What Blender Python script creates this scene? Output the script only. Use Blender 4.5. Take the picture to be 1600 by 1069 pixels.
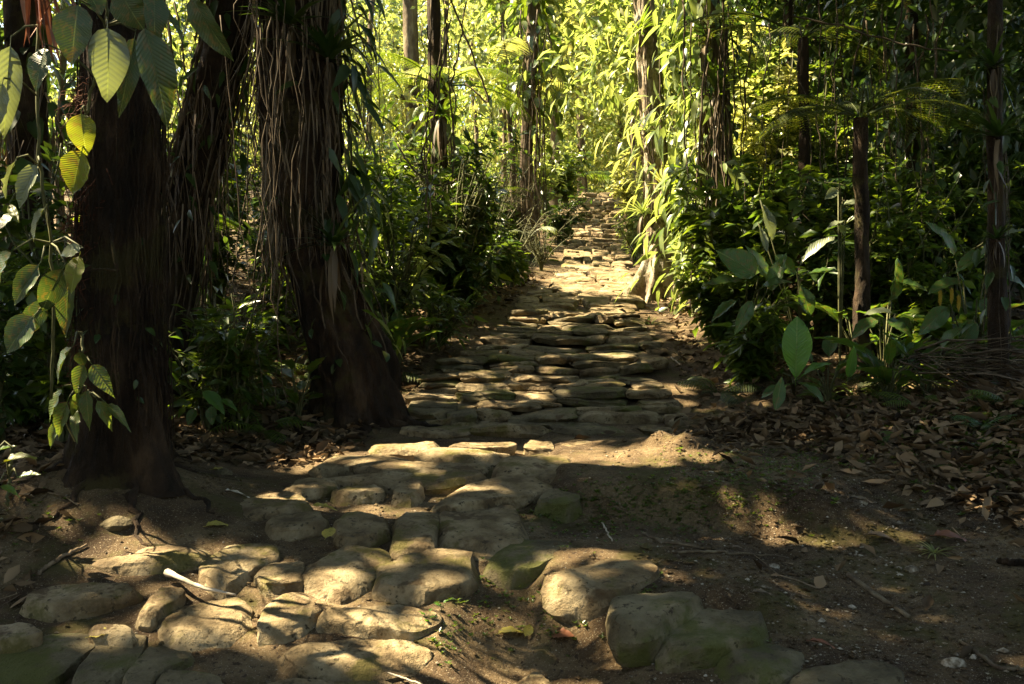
import bpy, math, random
import numpy as np
from mathutils import Vector, Matrix, noise as mnoise

for o in list(bpy.data.objects): bpy.data.objects.remove(o)
S = bpy.context.scene
COL = S.collection
# ------------------------------------------------------------------ camera, sky, sun, exposure
F = 1556.0; EYE = 1.27; PITCH = math.radians(.4)
cam = bpy.data.objects.new('camera', bpy.data.cameras.new('camera'))
COL.objects.link(cam); S.camera = cam
cam.data.sensor_width = 36; cam.data.lens = 36*F/1600
cam.location = (0, 0, EYE); cam.rotation_euler = (math.pi/2-PITCH, 0, 0)
cam.data.clip_start = .05; cam.data.clip_end = 1000
SUN = np.array([-.62, .12, .78]); SUN = SUN/np.linalg.norm(SUN)
W = bpy.data.worlds.new('World'); S.world = W; W.use_nodes = True
wn = W.node_tree.nodes; wn.clear()
sky = wn.new('ShaderNodeTexSky'); sky.sky_type = 'NISHITA'; sky.sun_disc = False
sky.sun_elevation = math.asin(SUN[2]); sky.sun_rotation = math.atan2(SUN[0], SUN[1])
bg = wn.new('ShaderNodeBackground'); bg.inputs['Strength'].default_value = .09
wo = wn.new('ShaderNodeOutputWorld')
W.node_tree.links.new(sky.outputs[0], bg.inputs[0]); W.node_tree.links.new(bg.outputs[0], wo.inputs[0])
sl = bpy.data.lights.new('sun', 'SUN'); sl.energy = 5.0; sl.angle = math.radians(.6); sl.color = (1, .91, .70)
so = bpy.data.objects.new('sun', sl); COL.objects.link(so)
so.rotation_euler = Vector(SUN).to_track_quat('Z', 'Y').to_euler(); so.location = (-30, 12, 40)
S.view_settings.view_transform = 'Standard'; S.view_settings.look = 'None'
S.view_settings.gamma = 1; S.view_settings.exposure = 2.8
S.view_settings.use_white_balance = True; S.view_settings.white_balance_temperature = 7700; S.view_settings.white_balance_tint = 10
S.cycles.use_denoising = True
S.cycles.max_bounces = 6; S.cycles.diffuse_bounces = 3; S.cycles.glossy_bounces = 2
S.cycles.transmission_bounces = 4; S.cycles.transparent_max_bounces = 4
S.cycles.sample_clamp_indirect = 4; S.cycles.caustics_reflective = False; S.cycles.caustics_refractive = False

# ------------------------------------------------------------------ small maths
def RNG(s): return np.random.RandomState(s)
def unit(v):
    v = np.asarray(v, float); return v/np.maximum(np.linalg.norm(v, axis=-1, keepdims=True), 1e-9)
def hash2(i, j, s):
    h = (i*374761393 + j*668265263 + s*2147483647+s*97531) & 0x7fffffff
    h = ((h ^ (h >> 13))*1274126177) & 0x7fffffff
    return ((h ^ (h >> 16)) & 0xffff)/65535.0
def vnoise(x, y, s=0):
    x = np.asarray(x, float); y = np.asarray(y, float)
    i = np.floor(x).astype(np.int64); j = np.floor(y).astype(np.int64); fx = x-i; fy = y-j
    fx = fx*fx*(3-2*fx); fy = fy*fy*(3-2*fy)
    a = hash2(i, j, s)*(1-fx)+hash2(i+1, j, s)*fx; b = hash2(i, j+1, s)*(1-fx)+hash2(i+1, j+1, s)*fx
    return (a*(1-fy)+b*fy)*2-1
def fbm(x, y, s=0, o=4):
    r = 0; a = 1.
    for k in range(o): r = r+a*vnoise(x*2**k, y*2**k, s+k*7); a *= .5
    return r/2
def sstep(a, b, x):
    t = np.clip((np.asarray(x, float)-a)/(b-a), 0, 1); return t*t*(3-2*t)
def tan_of(py):                                   # downward slope of the view ray of a photo row
    q = (py-534.5)/F; t = math.tan(PITCH)
    return (q+t)/(1-q*t)
def ray(px, py):
    d = np.array([0, math.cos(PITCH), -math.sin(PITCH)]) + (px-800)/F*np.array([1., 0, 0]) - (py-534.5)/F*np.array([0, math.sin(PITCH), math.cos(PITCH)])
    return d/d[1]
def P(px, py, Y): return np.array([0, 0, EYE])+ray(px, py)*Y
def onplane(px, py, z, Y0=None, sl=.13):
    d = ray(px, py)
    Y = (z-EYE)/d[2] if Y0 is None else (z-sl*Y0-EYE)/(d[2]-sl)
    return np.array([0, 0, EYE])+d*Y

# ------------------------------------------------------------------ path profile and terrain
ROWS = [(1120, 3.6), (1069, 3.77), (1020, 3.95), (950, 4.25), (880, 4.7), (820, 5.15), (760, 5.8), (730, 6.3), (700, 7.0), (672, 7.75),
        (634, 8.4), (617, 8.7), (603, 8.95), (590, 9.2), (575, 9.5), (560, 9.8), (540, 10.4), (528, 10.8), (515, 11.2), (500, 11.7), (490, 12.1),
        (470, 12.9), (440, 15.5), (400, 19.0), (375, 21.5), (300, 27.2)]
RY = np.array([r[1] for r in ROWS]); RP = np.array([r[0] for r in ROWS], float)
RZ = np.array([EYE-tan_of(r[0])*r[1] for r in ROWS])
def rowY(py): return np.interp(-py, -RP, RY)
def rowZ(Y): return np.interp(Y, RY, RZ)
PY_ = [3, 8.1, 9.6, 12, 15.5, 19, 21.5, 27.2, 40]
PC_ = [-.1, .27, .40, .79, 1.26, 1.62, 1.81, 2.38, 3.6]
PH_ = [1.5, 1.12, 1.08, .83, .67, .58, .57, .49, .45]
ZL_Y = [-200, 0, 3.0, 3.5, 4.2, 5.3, 5.75, 6.2, 7, 8]
ZL_Z = [-.5, -.35, -.16, -.10, .02, .19, .25, .41, .475, .51]
PTY = np.concatenate([RY[9:], [28.2, 32, 37, 60, 250]]); PTZ = np.concatenate([RZ[9:], [RZ[-1]+.02, RZ[-1]-.3, RZ[-1]+.3, RZ[-1]+2.5, RZ[-1]+30]])
_dy = np.arange(7, 60, .25); _dz = np.interp(_dy, PTY, PTZ)
_k = np.ones(9)/9; _sm = np.convolve(np.pad(_dz, 4, mode='edge'), _k, 'valid')
def height(x, y, detail=True):
    x = np.asarray(x, float); y = np.asarray(y, float)
    c = np.interp(y, PY_, PC_); hw = np.interp(y, PY_, PH_)
    zpath = np.interp(y, PTY, PTZ)-.07-.05*sstep(8, 8.6, y)
    zsm = np.interp(y, _dy, _sm); zsm = np.where(y > 59, np.interp(y, PTY, PTZ), zsm)
    dr = x-c-hw; dl = c-hw-x
    d = np.maximum(dr, dl)
    bank = np.where(dr > 0, .13*np.clip(dr-.35, 0, 7)+.03*np.clip(dr-7, 0, 60), .07*np.clip(dl-.4, 0, 7)+.03*np.clip(dl-7, 0, 60))
    zside = zsm-.10+bank
    zb = zpath+(zside-zpath)*sstep(-.05, .30, d)
    zb = np.where(y > 21, zb-.10*sstep(21, 27, y)*sstep(0, .6, d)*(d < 3), zb)
    # foreground: stepped ground on the left, lower eroded ground on the right
    zs = rowZ(y)-.078+np.minimum(0, (y-3.77))*.12
    zl = np.interp(y, ZL_Y, ZL_Z)
    edge = -.28+.55*sstep(4.2, 5.8, y)
    sr = sstep(edge-.06, edge+.10, x+.05*vnoise(x*3, y*3, 5))
    # the platform's broken earth face on the right
    fy = 5.72-.32*np.clip(x-.3, 0, 3)+.10*vnoise(x*2.5, y*1.2, 9)
    up = sstep(fy-.10, fy+.22, y)*(1-sstep(1.5, 2.3, x))
    zl = np.maximum(zl, zl+(.44+.02*vnoise(x*5, y*5, 3)-zl)*up)
    zl = zl+.13*np.exp(-((x-1.12)/.30)**2-((y-6.75+.35*(x-1.16))/.34)**2)*(1+.5*vnoise(x*6, y*6, 77))+.02*np.abs(fbm(x*5, y*5, 87))*sstep(.3, .7, x)*sstep(5.2, 5.8, y)          # mound beside the landing
    zl = zl+.10*sstep(4.12, 4.36, y+.12*vnoise(x*4, 0*x, 55))*(1-sstep(4.9, 5.4, y))*sstep(.05, .2, x)*(1-sstep(.9, 1.5, x))
    zl = zl+.19*np.clip(x-2.0, 0, 8)*sstep(4.6, 7, y)+.035*np.clip(x-1.6, 0, 8)    # litter bank
    zl = zl-.19*np.exp(-((x-.12)/.36)**2-((y-4.0)/.45)**2)-.06*np.exp(-((x-.75)/.6)**2-((y-3.45-.0*x)/.33)**2)                          # washed-out hollow
    zf = zs*(1-sr)+zl*sr
    lx = -1.35-.10*(y-4)
    zf = zf+.13*sstep(lx, lx-1.2, x)*sstep(4.2, 5.5, y)+.05*np.clip(-x-2.2, 0, 10)
    zf = zf+.22*np.exp(-((x+2.2)**2/.5+(y-5.55)**2/.30))+.20*np.exp(-((x+1.40)**2+(y-8.3)**2)/.35)
    z = zf+(zb-zf)*sstep(7.3, 8.1, y)
    z = np.where(y < 7.3, zf, z)
    if detail:
        amp = .035*sstep(-.1, .5, np.where(y > 7.8, d, .4))
        near = 1-sstep(14, 24, y)
        z = z+(amp*fbm(x*1.6, y*1.6, 11)+.012*fbm(x*7, y*7, 23, 3)*near+.007*fbm(x*15, y*15, 29, 2)*near)
        z = z+sstep(12, 40, np.maximum(np.abs(x), y-20))*.5*fbm(x*.15, y*.15, 31)
    return z
def G(px, py, y0=2.6, y1=70):
    d = ray(px, py); ys = np.linspace(y0, y1, 5000)
    dz = EYE+d[2]*ys-height(d[0]*ys, ys, False); k = np.argmax(dz < 0)
    Y = ys[k] if dz[k] < 0 else y1
    p = P(px, py, Y); return np.array([p[0], p[1], float(height(p[0], p[1]))])

# ------------------------------------------------------------------ chosen sun patches; gaps in the unseen leaf cover are laid out from them
SK = SUN[:2]/SUN[2]
def gof(p): p = np.asarray(p, float); return p[..., :2]-p[..., 2:3]*SK
GAPS = []
_r = RNG(404); DIM = [(_r.uniform(1080, 1600), _r.uniform(620, 1040), _r.uniform(.06, .14), _r.uniform(.04, .10), _r.uniform(.2, .45)) for _ in range(34)]+[(_r.uniform(240, 560), _r.uniform(560, 700), _r.uniform(.08, .2), _r.uniform(.06, .2), _r.uniform(.4, .9)) for _ in range(22)]+[(_r.uniform(100, 840), _r.uniform(760, 1050), _r.uniform(.05, .12), _r.uniform(.04, .08), _r.uniform(.25, .5)) for _ in range(24)]+[(_r.uniform(650, 1050), _r.uniform(520, 670), _r.uniform(.06, .16), _r.uniform(.05, .1), _r.uniform(.4, .8)) for _ in range(20)]
def gap(px, py, rx, ry, s=.95, Y=None):
    p = G(px, py) if Y is None else P(px, py, Y); g = gof(p); GAPS.append((g[0], g[1], rx, ry, s))
for a in [(690, 720, .8, .24, 1), (800, 715, .6, .26, 1), (560, 728, .35, .16, .95), (500, 733, .4, .13, .9), (620, 735, .5, .16, .9), (940, 722, .34, .22, .95), (1035, 708, .28, .26, 1),
          (1195, 808, .07, .07, 1), (1170, 880, .25, .10, .5), (450, 955, .16, .14, 1), (325, 962, .26, .18, .85), (220, 862, .34, .10, .95),
          (430, 785, .20, .12, .9), (545, 880, .24, .12, .75), (665, 885, .26, .12, .8), (760, 795, .24, .10, .75), (640, 812, .16, .12, .8),
          (930, 885, .26, .12, .75), (935, 965, .07, .16, .9), (815, 1025, .26, .09, .85), (570, 815, .2, .1, .6), (700, 770, .3, .07, .5), (60, 1000, .15, .1, .3),
          (955, 577, .16, .12, .9), (790, 585, .18, .12, .6), (1000, 560, .2, .1, .6), (1010, 620, .2, .1, .6), (880, 640, .2, .08, .45), (940, 680, .16, .10, .7),
          (730, 545, .5, .3, .8), (690, 560, .35, .25, .7), (1080, 500, .35, .4, .9), (1100, 612, .35, .16, .8), (1150, 640, .4, .15, .6), (1310, 740, .3, .15, .5), (1480, 810, .5, .12, .55), (1270, 640, .3, .1, .5),
          (900, 497, .55, .22, 1), (830, 494, .25, .2, .9), (800, 512, .3, .12, .6), (960, 492, .25, .2, .9), (900, 477, .4, .12, .6),
          (930, 440, .95, 2.3, 1), (945, 415, .75, 2.0, 1), (1000, 440, .7, 1.2, 1), (940, 376, .7, .5, .9), (955, 345, .3, .5, .7), (930, 352, .4, .4, .5), (938, 296, .8, 1.2, 1)]+[(q[0], q[1], q[2], q[3], q[4]) for q in DIM]: gap(*a)
NG = len(GAPS)
for a in [(1025, 380, .6, .6, 1, 14), (1022, 280, .6, .6, 1, 14), (1015, 130, .6, .6, 1, 14), (1030, 200, .5, .5, .9, 14), (178, 85, .10, .10, .85, 4.3), (115, 265, .16, .16, 1, 4.35), (118, 205, .14, .14, .9, 4.35),
          (10, 120, .12, .12, .8, 4.2), (20, 290, .16, .12, .9, 4.3), (105, 392, .1, .1, .9, 4.4), (80, 20, .1, .1, .5, 4.6), (780, 180, 1.7, 1.7, .8, 23), (940, 230, 1.3, 1.3, .85, 18), (860, 80, 2.2, 2.2, .8, 30), (650, 150, 1.5, 1.5, .7, 18), (720, 60, 1.5, 1.5, .7, 26), (960, 120, 1.4, 1.4, .8, 26), (1270, 388, .25, .25, 1, 9), (1203, 345, .2, .2, 1, 9.3), (1075, 150, .8, .6, .9, 12.3), (1090, 400, .7, .6, .9, 12.4), (1110, 460, .5, .5, .85, 11.2), (1140, 330, .6, .6, .85, 11.5), (900, 150, 2., 2., .8, 24), (820, 60, 3, 3, .7, 38), (920, 60, 3, 3, .7, 44), (740, 100, 2.5, 2.5, .7, 36), (1080, 300, .7, .6, .9, 12.3), (1070, 390, .5, .5, .9, 12.6), (1240, 210, 1.0, .7, .95, 13.3), (1200, 300, .8, .6, .9, 13.3), (1290, 260, .7, .6, .7, 13), (1150, 250, .7, .6, .8, 13), (1150, 370, .7, .6, .8, 13.5), (1320, 315, .3, .25, .9, 9.2),
          (1245, 540, .18, .18, .5, 7), (1485, 465, .2, .2, .8, 9), (1400, 100, .45, .3, .7, 9), (1460, 150, .5, .3, .7, 9), (1250, 130, .5, .3, .55, 9), (1575, 365, .3, .2, .8, 8), (430, 150, .25, .5, .5, 8.1), (340, 130, .4, .4, .5, 8.5),
          (330, 450, .4, .3, .6, 11), (420, 500, .3, .3, .5, 11), (300, 560, .3, .3, .6, 10), (145, 590, .12, .12, .45, 4.9), (95, 655, .12, .12, .45, 4.9)]+[(_r.uniform(240, 620), _r.uniform(60, 560), _r.uniform(.15, .4), _r.uniform(.15, .4), _r.uniform(.5, .9), _r.uniform(9, 11.5)) for _ in range(34)]+[(_r.uniform(1150, 1600), _r.uniform(60, 560), _r.uniform(.12, .35), _r.uniform(.12, .35), _r.uniform(.4, .8), _r.uniform(8.5, 12.5)) for _ in range(40)]+[(_r.uniform(1090, 1480), _r.uniform(330, 560), _r.uniform(.12, .3), _r.uniform(.12, .3), _r.uniform(.5, .9), _r.uniform(8.0, 11)) for _ in range(34)]: gap(*a[:5], Y=a[5])
GA = np.array(GAPS)
def sunfilter(p, seed=0, soft=1.0, pad=0.09, air=0.):
    """True where a leaf may stand: leaves leave the gaps open"""
    p = np.asarray(p, float)
    if len(p) == 0: return np.zeros(0, bool)
    g = gof(p); m = np.zeros(len(p))
    for i, (gx, gy, rx, ry, s) in enumerate(GA):
        if i >= NG:
            if not air: break
            s = s*air
        q = ((g[:, 0]-gx)/(rx+pad))**2+((g[:, 1]-gy)/(ry+pad))**2
        m = np.maximum(m, s*(1-sstep(.7, 1.5, q)))
    return RNG(seed+991).rand(len(p)) > m*soft

def clear(pts):
    q = np.linspace(0, 1, 40); k = np.linspace(0, 1, len(pts)); p = np.stack([np.interp(q, k, pts[:, j]) for j in range(3)], 1); g = gof(p)
    return not any((((g[:, 0]-gx)/(rx+.05))**2+((g[:, 1]-gy)/(ry+.05))**2 < 1).any() for gx, gy, rx, ry, s in GA if s > .8)
# ------------------------------------------------------------------ mesh helpers
class MB:
    def __init__(s): s.V = []; s.T = []; s.U = []; s.n = 0
    def add(s, v, t, uv=None):
        v = np.asarray(v, float).reshape(-1, 3); t = np.asarray(t, np.int64).reshape(-1, 3)
        s.V.append(v); s.T.append(t+s.n); s.U.append(np.zeros((len(v), 2)) if uv is None else np.asarray(uv, float).reshape(-1, 2)); s.n += len(v)
    def mesh(s, name, mat, smooth=True, origin=(0, 0, 0)):
        me = bpy.data.meshes.new(name)
        if s.n == 0: return me
        V = np.concatenate(s.V)-np.asarray(origin, float); T = np.concatenate(s.T); U = np.concatenate(s.U)
        me.vertices.add(len(V)); me.vertices.foreach_set('co', V.astype(np.float32).ravel())
        me.loops.add(len(T)*3); me.loops.foreach_set('vertex_index', T.astype(np.int32).ravel())
        me.polygons.add(len(T)); me.polygons.foreach_set('loop_start', np.arange(0, len(T)*3, 3, dtype=np.int32))
        me.polygons.foreach_set('use_smooth', np.full(len(T), smooth))
        uv = me.uv_layers.new(name='UVMap'); uv.data.foreach_set('uv', U[T.ravel()].astype(np.float32).ravel())
        me.update(calc_edges=True); me.materials.append(mat); return me
    def build(s, name, mat, parent=None, smooth=True, origin=None, kind=None):
        if origin is None: origin = tuple(parent.location) if parent is not None else (0, 0, 0)
        o = bpy.data.objects.new(name, s.mesh(name, mat, smooth, origin)); COL.objects.link(o)
        if parent is not None: o.parent = parent
        elif any(origin): o.location = origin
        if kind: o['kind'] = kind
        return o
def tag(o, label=None, cat=None, group=None, kind=None):
    if label: o['label'] = label
    if cat: o['category'] = cat
    if group: o['group'] = group
    if kind: o['kind'] = kind
    return o
def thing(name, label, cat, loc=(0, 0, 0), group=None):
    o = bpy.data.objects.new(name, None); COL.objects.link(o); o.location = [float(c) for c in loc]; o.empty_display_size = .1
    return tag(o, label, cat, group)
def dup(root, loc, rz=0, sc=1., label=None, group=None):
    r = root.copy(); COL.objects.link(r); r.location = [float(c) for c in loc]; r.rotation_euler = (0, 0, rz); r.scale = (sc, sc, sc)
    if label: r['label'] = label
    if group: r['group'] = group
    for ch in list(root.children):
        c = ch.copy(); COL.objects.link(c); c.parent = r
        for g in list(ch.children):
            d = g.copy(); COL.objects.link(d); d.parent = c
    return r
def tube(mb, pts, rad, sides=6, cap=True):
    pts = np.asarray(pts, float); n = len(pts); rad = np.broadcast_to(np.asarray(rad, float), (n,))
    t = unit(np.gradient(pts, axis=0)); ref = np.array([1., 0, 0]) if abs(t[:, 0]).mean() < .7 else np.array([0, 1., 0])
    b = unit(np.cross(t, ref)); a = np.cross(b, t)
    th = np.linspace(0, 2*np.pi, sides, endpoint=False)
    V = pts[:, None]+rad[:, None, None]*(np.cos(th)[None, :, None]*a[:, None]+np.sin(th)[None, :, None]*b[:, None])
    i = np.arange(n-1)[:, None]*sides; j = np.arange(sides)[None]; k = (j+1) % sides
    A = i+j; B = i+k; C = A+sides; D = B+sides
    T = np.concatenate([np.stack([A, B, D], -1).reshape(-1, 3), np.stack([A, D, C], -1).reshape(-1, 3)])
    V = V.reshape(-1, 3)
    if cap:
        V = np.concatenate([V, pts[-1:]]); e = (n-1)*sides
        T = np.concatenate([T, np.stack([e+np.arange(sides), e+(np.arange(sides)+1) % sides, np.full(sides, n*sides)], -1)])
    mb.add(V, T)
def wiggle(p0, p1, n, amp, rng, sag=0):
    t = np.linspace(0, 1, n)[:, None]; p = np.asarray(p0)*(1-t)+np.asarray(p1)*t
    w = np.cumsum(rng.randn(n, 3), 0); w -= w[0]+(w[-1]-w[0])*t; w /= max(np.abs(w).max(), 1e-6)
    p = p+w*amp; p[:, 2] -= sag*4*(t*(1-t))[:, 0]; return p
def blade(nseg, shape='ovate', fold=.12, droop=.25, wave=0., seed=0):
    u = np.linspace(0, 1, nseg+1)
    f = {'ovate': lambda u: np.sin(np.pi*u**.75)**.85, 'lance': lambda u: np.sin(np.pi*u**.62)**1.15, 'strap': lambda u: np.minimum(1, 1.15*(1-u**3))*.9+.1*(1-u),
         'round': lambda u: np.sin(np.pi*np.clip(u, 0, 1)**.6)**.6, 'paddle': lambda u: np.sin(np.pi*u**1.25)**.75}[shape](u)
    rng = RNG(seed); V = []; U = []; T = []; idx = []
    for k, uu in enumerate(u):
        w0 = -droop*uu**2
        end = (k == 0 and shape != 'strap') or k == nseg
        if end: idx.append((len(V),)*3); V.append((uu, 0, w0)); U.append((uu, .5)); continue
        a = len(V); wl = wave*rng.randn(); wr = wave*rng.randn()
        V += [(uu, -.5*f[k], w0+fold*f[k]*.5+wl), (uu, 0, w0), (uu, .5*f[k], w0+fold*f[k]*.5+wr)]
        U += [(uu, .5-.5*f[k]), (uu, .5), (uu, .5+.5*f[k])]; idx.append((a, a+1, a+2))
    for p, q in zip(idx[:-1], idx[1:]):
        for s in (0, 1):
            a, b, c, d = p[s], p[s+1], q[s+1], q[s]
            if a != b: T.append((a, b, c))
            if c != d: T.append((a, c, d))
    return np.array(V, float), np.array(T), np.array(U)
def scatter(mb, tm, pos, t, n, L, Wd):
    pos = np.asarray(pos, float)
    if len(pos) == 0: return
    V, T, U = tm; N = len(pos); t = unit(t); n = np.asarray(n, float); n = unit(n-(n*t).sum(-1, keepdims=True)*t); b = np.cross(n, t)
    L = np.broadcast_to(L, (N,))[:, None, None]; Wd = np.broadcast_to(Wd, (N,))[:, None, None]
    X = pos[:, None]+V[None, :, :1]*L*t[:, None]+V[None, :, 1:2]*Wd*b[:, None]+V[None, :, 2:]*L*n[:, None]
    TT = (T[None]+(np.arange(N)*len(V))[:, None, None]).reshape(-1, 3)
    mb.add(X.reshape(-1, 3), TT, np.tile(U, (N, 1)))
LF2 = blade(2, 'ovate', .18, .15); LF2 = (LF2[0], LF2[1], LF2[2])
LFAR = (np.array([[0, 0, 0], [.42, -.5, .06], [1, 0, -.1], [.42, .5, .06]], float), np.array([[0, 1, 2], [0, 2, 3]]), np.array([[0, .5], [.4, 0], [1, .5], [.4, 1]], float))
LF4 = blade(4, 'ovate', .15, .22); LLAN = blade(4, 'lance', .06, .30); LSTRAP = blade(6, 'strap', .02, .45); LROUND = blade(4, 'round', .1, .15)

# ------------------------------------------------------------------ materials
def mat_new(name):
    m = bpy.data.materials.new(name); m.use_nodes = True; nt = m.node_tree; nt.nodes.clear()
    return m, nt, (lambda k, **kw: _nd(nt, k, **kw)), nt.links.new
def _nd(nt, k, **kw):
    n = nt.nodes.new('ShaderNode'+k)
    for a, v in kw.items():
        if a in n.inputs: n.inputs[a].default_value = v
        else: setattr(n, a, v)
    return n
def ramp(nd, stops):
    r = nd('ValToRGB'); e = r.color_ramp.elements
    while len(e) > len(stops): e.remove(e[-1])
    while len(e) < len(stops): e.new(.5)
    for k, (p, c) in zip(e, stops): k.position = p; k.color = (*c, 1)
    return r
def leafmat(name, c1, c2, trans=.4, rough=.4, tcol=None, vein=0, spots=0, spec=.5):
    m, nt, nd, lk = mat_new(name)
    geo = nd('NewGeometry'); r = ramp(nd, [(0, c1), (1, c2)]); lk(geo.outputs['Random Per Island'], r.inputs[0]); col = r.outputs[0]
    bump = None
    if vein:
        uv = nd('UVMap'); sx = nd('SeparateXYZ'); lk(uv.outputs[0], sx.inputs[0])
        a = nd('Math', operation='SUBTRACT'); lk(sx.outputs[1], a.inputs[0]); a.inputs[1].default_value = .5
        ab = nd('Math', operation='ABSOLUTE'); lk(a.outputs[0], ab.inputs[0])
        k = nd('Math', operation='MULTIPLY_ADD'); lk(ab.outputs[0], k.inputs[0]); k.inputs[1].default_value = -.42; lk(sx.outputs[0], k.inputs[2])
        w = nd('Math', operation='MULTIPLY'); lk(k.outputs[0], w.inputs[0]); w.inputs[1].default_value = vein*6.283
        s = nd('Math', operation='SINE'); lk(w.outputs[0], s.inputs[0])
        bump = nd('Bump', Strength=.22, Distance=.004); lk(s.outputs[0], bump.inputs['Height'])
        mr = nd('MapRange'); lk(ab.outputs[0], mr.inputs[0]); mr.inputs[1].default_value = .008; mr.inputs[2].default_value = .022; mr.inputs[3].default_value = .55; mr.inputs[4].default_value = 0
        sp = nd('MapRange'); lk(s.outputs[0], sp.inputs[0]); sp.inputs[1].default_value = .8; sp.inputs[2].default_value = 1; sp.inputs[3].default_value = 0; sp.inputs[4].default_value = .16
        mm = nd('Math', operation='MAXIMUM'); lk(mr.outputs[0], mm.inputs[0]); lk(sp.outputs[0], mm.inputs[1])
        mx = nd('MixRGB'); lk(mm.outputs[0], mx.inputs[0]); lk(col, mx.inputs[1]); mx.inputs[2].default_value = (.22, .27, .10, 1); col = mx.outputs[0]
    if spots:
        tc = nd('TexCoord'); ns = nd('TexNoise', Scale=spots, Detail=3.0); lk(tc.outputs['Object'], ns.inputs['Vector'])
        rr = ramp(nd, [(.55, (0, 0, 0)), (.68, (.8, .8, .8))]); lk(ns.outputs[0], rr.inputs[0])
        mx = nd('MixRGB'); lk(rr.outputs[0], mx.inputs[0]); lk(col, mx.inputs[1]); mx.inputs[2].default_value = (.13, .09, .03, 1); col = mx.outputs[0]
    p = nd('BsdfPrincipled', Roughness=rough); p.inputs['Specular IOR Level'].default_value = spec; lk(col, p.inputs['Base Color'])
    t = nd('BsdfTranslucent')
    if tcol:
        mx = nd('MixRGB', blend_type='MULTIPLY'); mx.inputs[0].default_value = 1; lk(col, mx.inputs[1]); mx.inputs[2].default_value = (*tcol, 1); lk(mx.outputs[0], t.inputs[0])
    else: lk(col, t.inputs[0])
    if bump: lk(bump.outputs[0], p.inputs['Normal']); lk(bump.outputs[0], t.inputs['Normal'])
    mix = nd('MixShader'); mix.inputs[0].default_value = trans; lk(p.outputs[0], mix.inputs[1]); lk(t.outputs[0], mix.inputs[2])
    o = nd('OutputMaterial'); lk(mix.outputs[0], o.inputs[0]); return m
TC = (2.5, 2.3, .95)
M_BRIGHT = leafmat('leaf_light_green', (.10, .15, .05), (.22, .26, .11), .46, .28, (2.3, 2.2, 1.15))  # lighter leaf tone, also used to light up background trees
M_YEL = leafmat('leaf_yellow_green', (.16, .185, .07), (.31, .31, .15), .48, .34, (2.3, 2.2, 1.15))  # base raised so the far foliage carries a sunlit glow in its colour
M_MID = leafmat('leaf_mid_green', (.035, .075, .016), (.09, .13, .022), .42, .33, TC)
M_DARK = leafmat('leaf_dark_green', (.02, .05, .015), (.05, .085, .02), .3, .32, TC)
M_CANOPY = leafmat('leaf_shade_canopy', (.025, .05, .012), (.05, .08, .02), .22, .45, (1.6, 1.6, .6))
M_BIG = leafmat('leaf_ribbed', (.03, .06, .02), (.045, .075, .022), .18, .36, TC, vein=20, spots=7)
M_BIGY = leafmat('leaf_ribbed_yellowing', (.10, .13, .02), (.13, .15, .02), .5, .4, TC, vein=20, spots=5)
M_PALE = leafmat('leaf_pale_sunlit', (.12, .15, .09), (.17, .19, .12), .22, .3, (1.8, 1.8, .8), vein=14)  # pale tone, with sun highlights put into the leaf colour
M_NARROW = leafmat('leaf_narrow_mottled', (.05, .085, .02), (.08, .12, .03), .35, .36, TC, vein=12, spots=14)
M_BROAD = leafmat('leaf_broad', (.03, .08, .02), (.06, .12, .025), .38, .30, TC, vein=22, spots=8)
M_BROADL = leafmat('leaf_broad_fresh', (.06, .16, .03), (.08, .18, .035), .45, .34, (2.2, 2.2, .8), vein=18)
M_FERN = leafmat('fern_green', (.05, .09, .015), (.10, .14, .02), .45, .5, TC)
M_FERND = leafmat('fern_dark', (.03, .055, .012), (.07, .08, .018), .38, .5, TC)
M_DEAD = leafmat('dead_leaf_brown', (.07, .045, .025), (.20, .14, .085), .1, .6, (1.6, 1.2, .8))
M_STRAW = leafmat('dead_leaf_straw', (.07, .05, .03), (.22, .16, .095), .15, .6)
M_LITTER = leafmat('leaf_litter', (.028, .018, .010), (.29, .195, .11), .08, .75, spec=.12)
M_RUST = leafmat('leaf_rust', (.18, .06, .03), (.25, .10, .05), .2, .5)
M_YLEAF = leafmat('leaf_yellow', (.32, .27, .05), (.38, .32, .07), .25, .45, spots=9)
M_YSPIKE = leafmat('bract_yellow', (.55, .36, .05), (.65, .45, .07), .3, .5)
def sq(p): return .5+(p-.5)*.62
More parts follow.
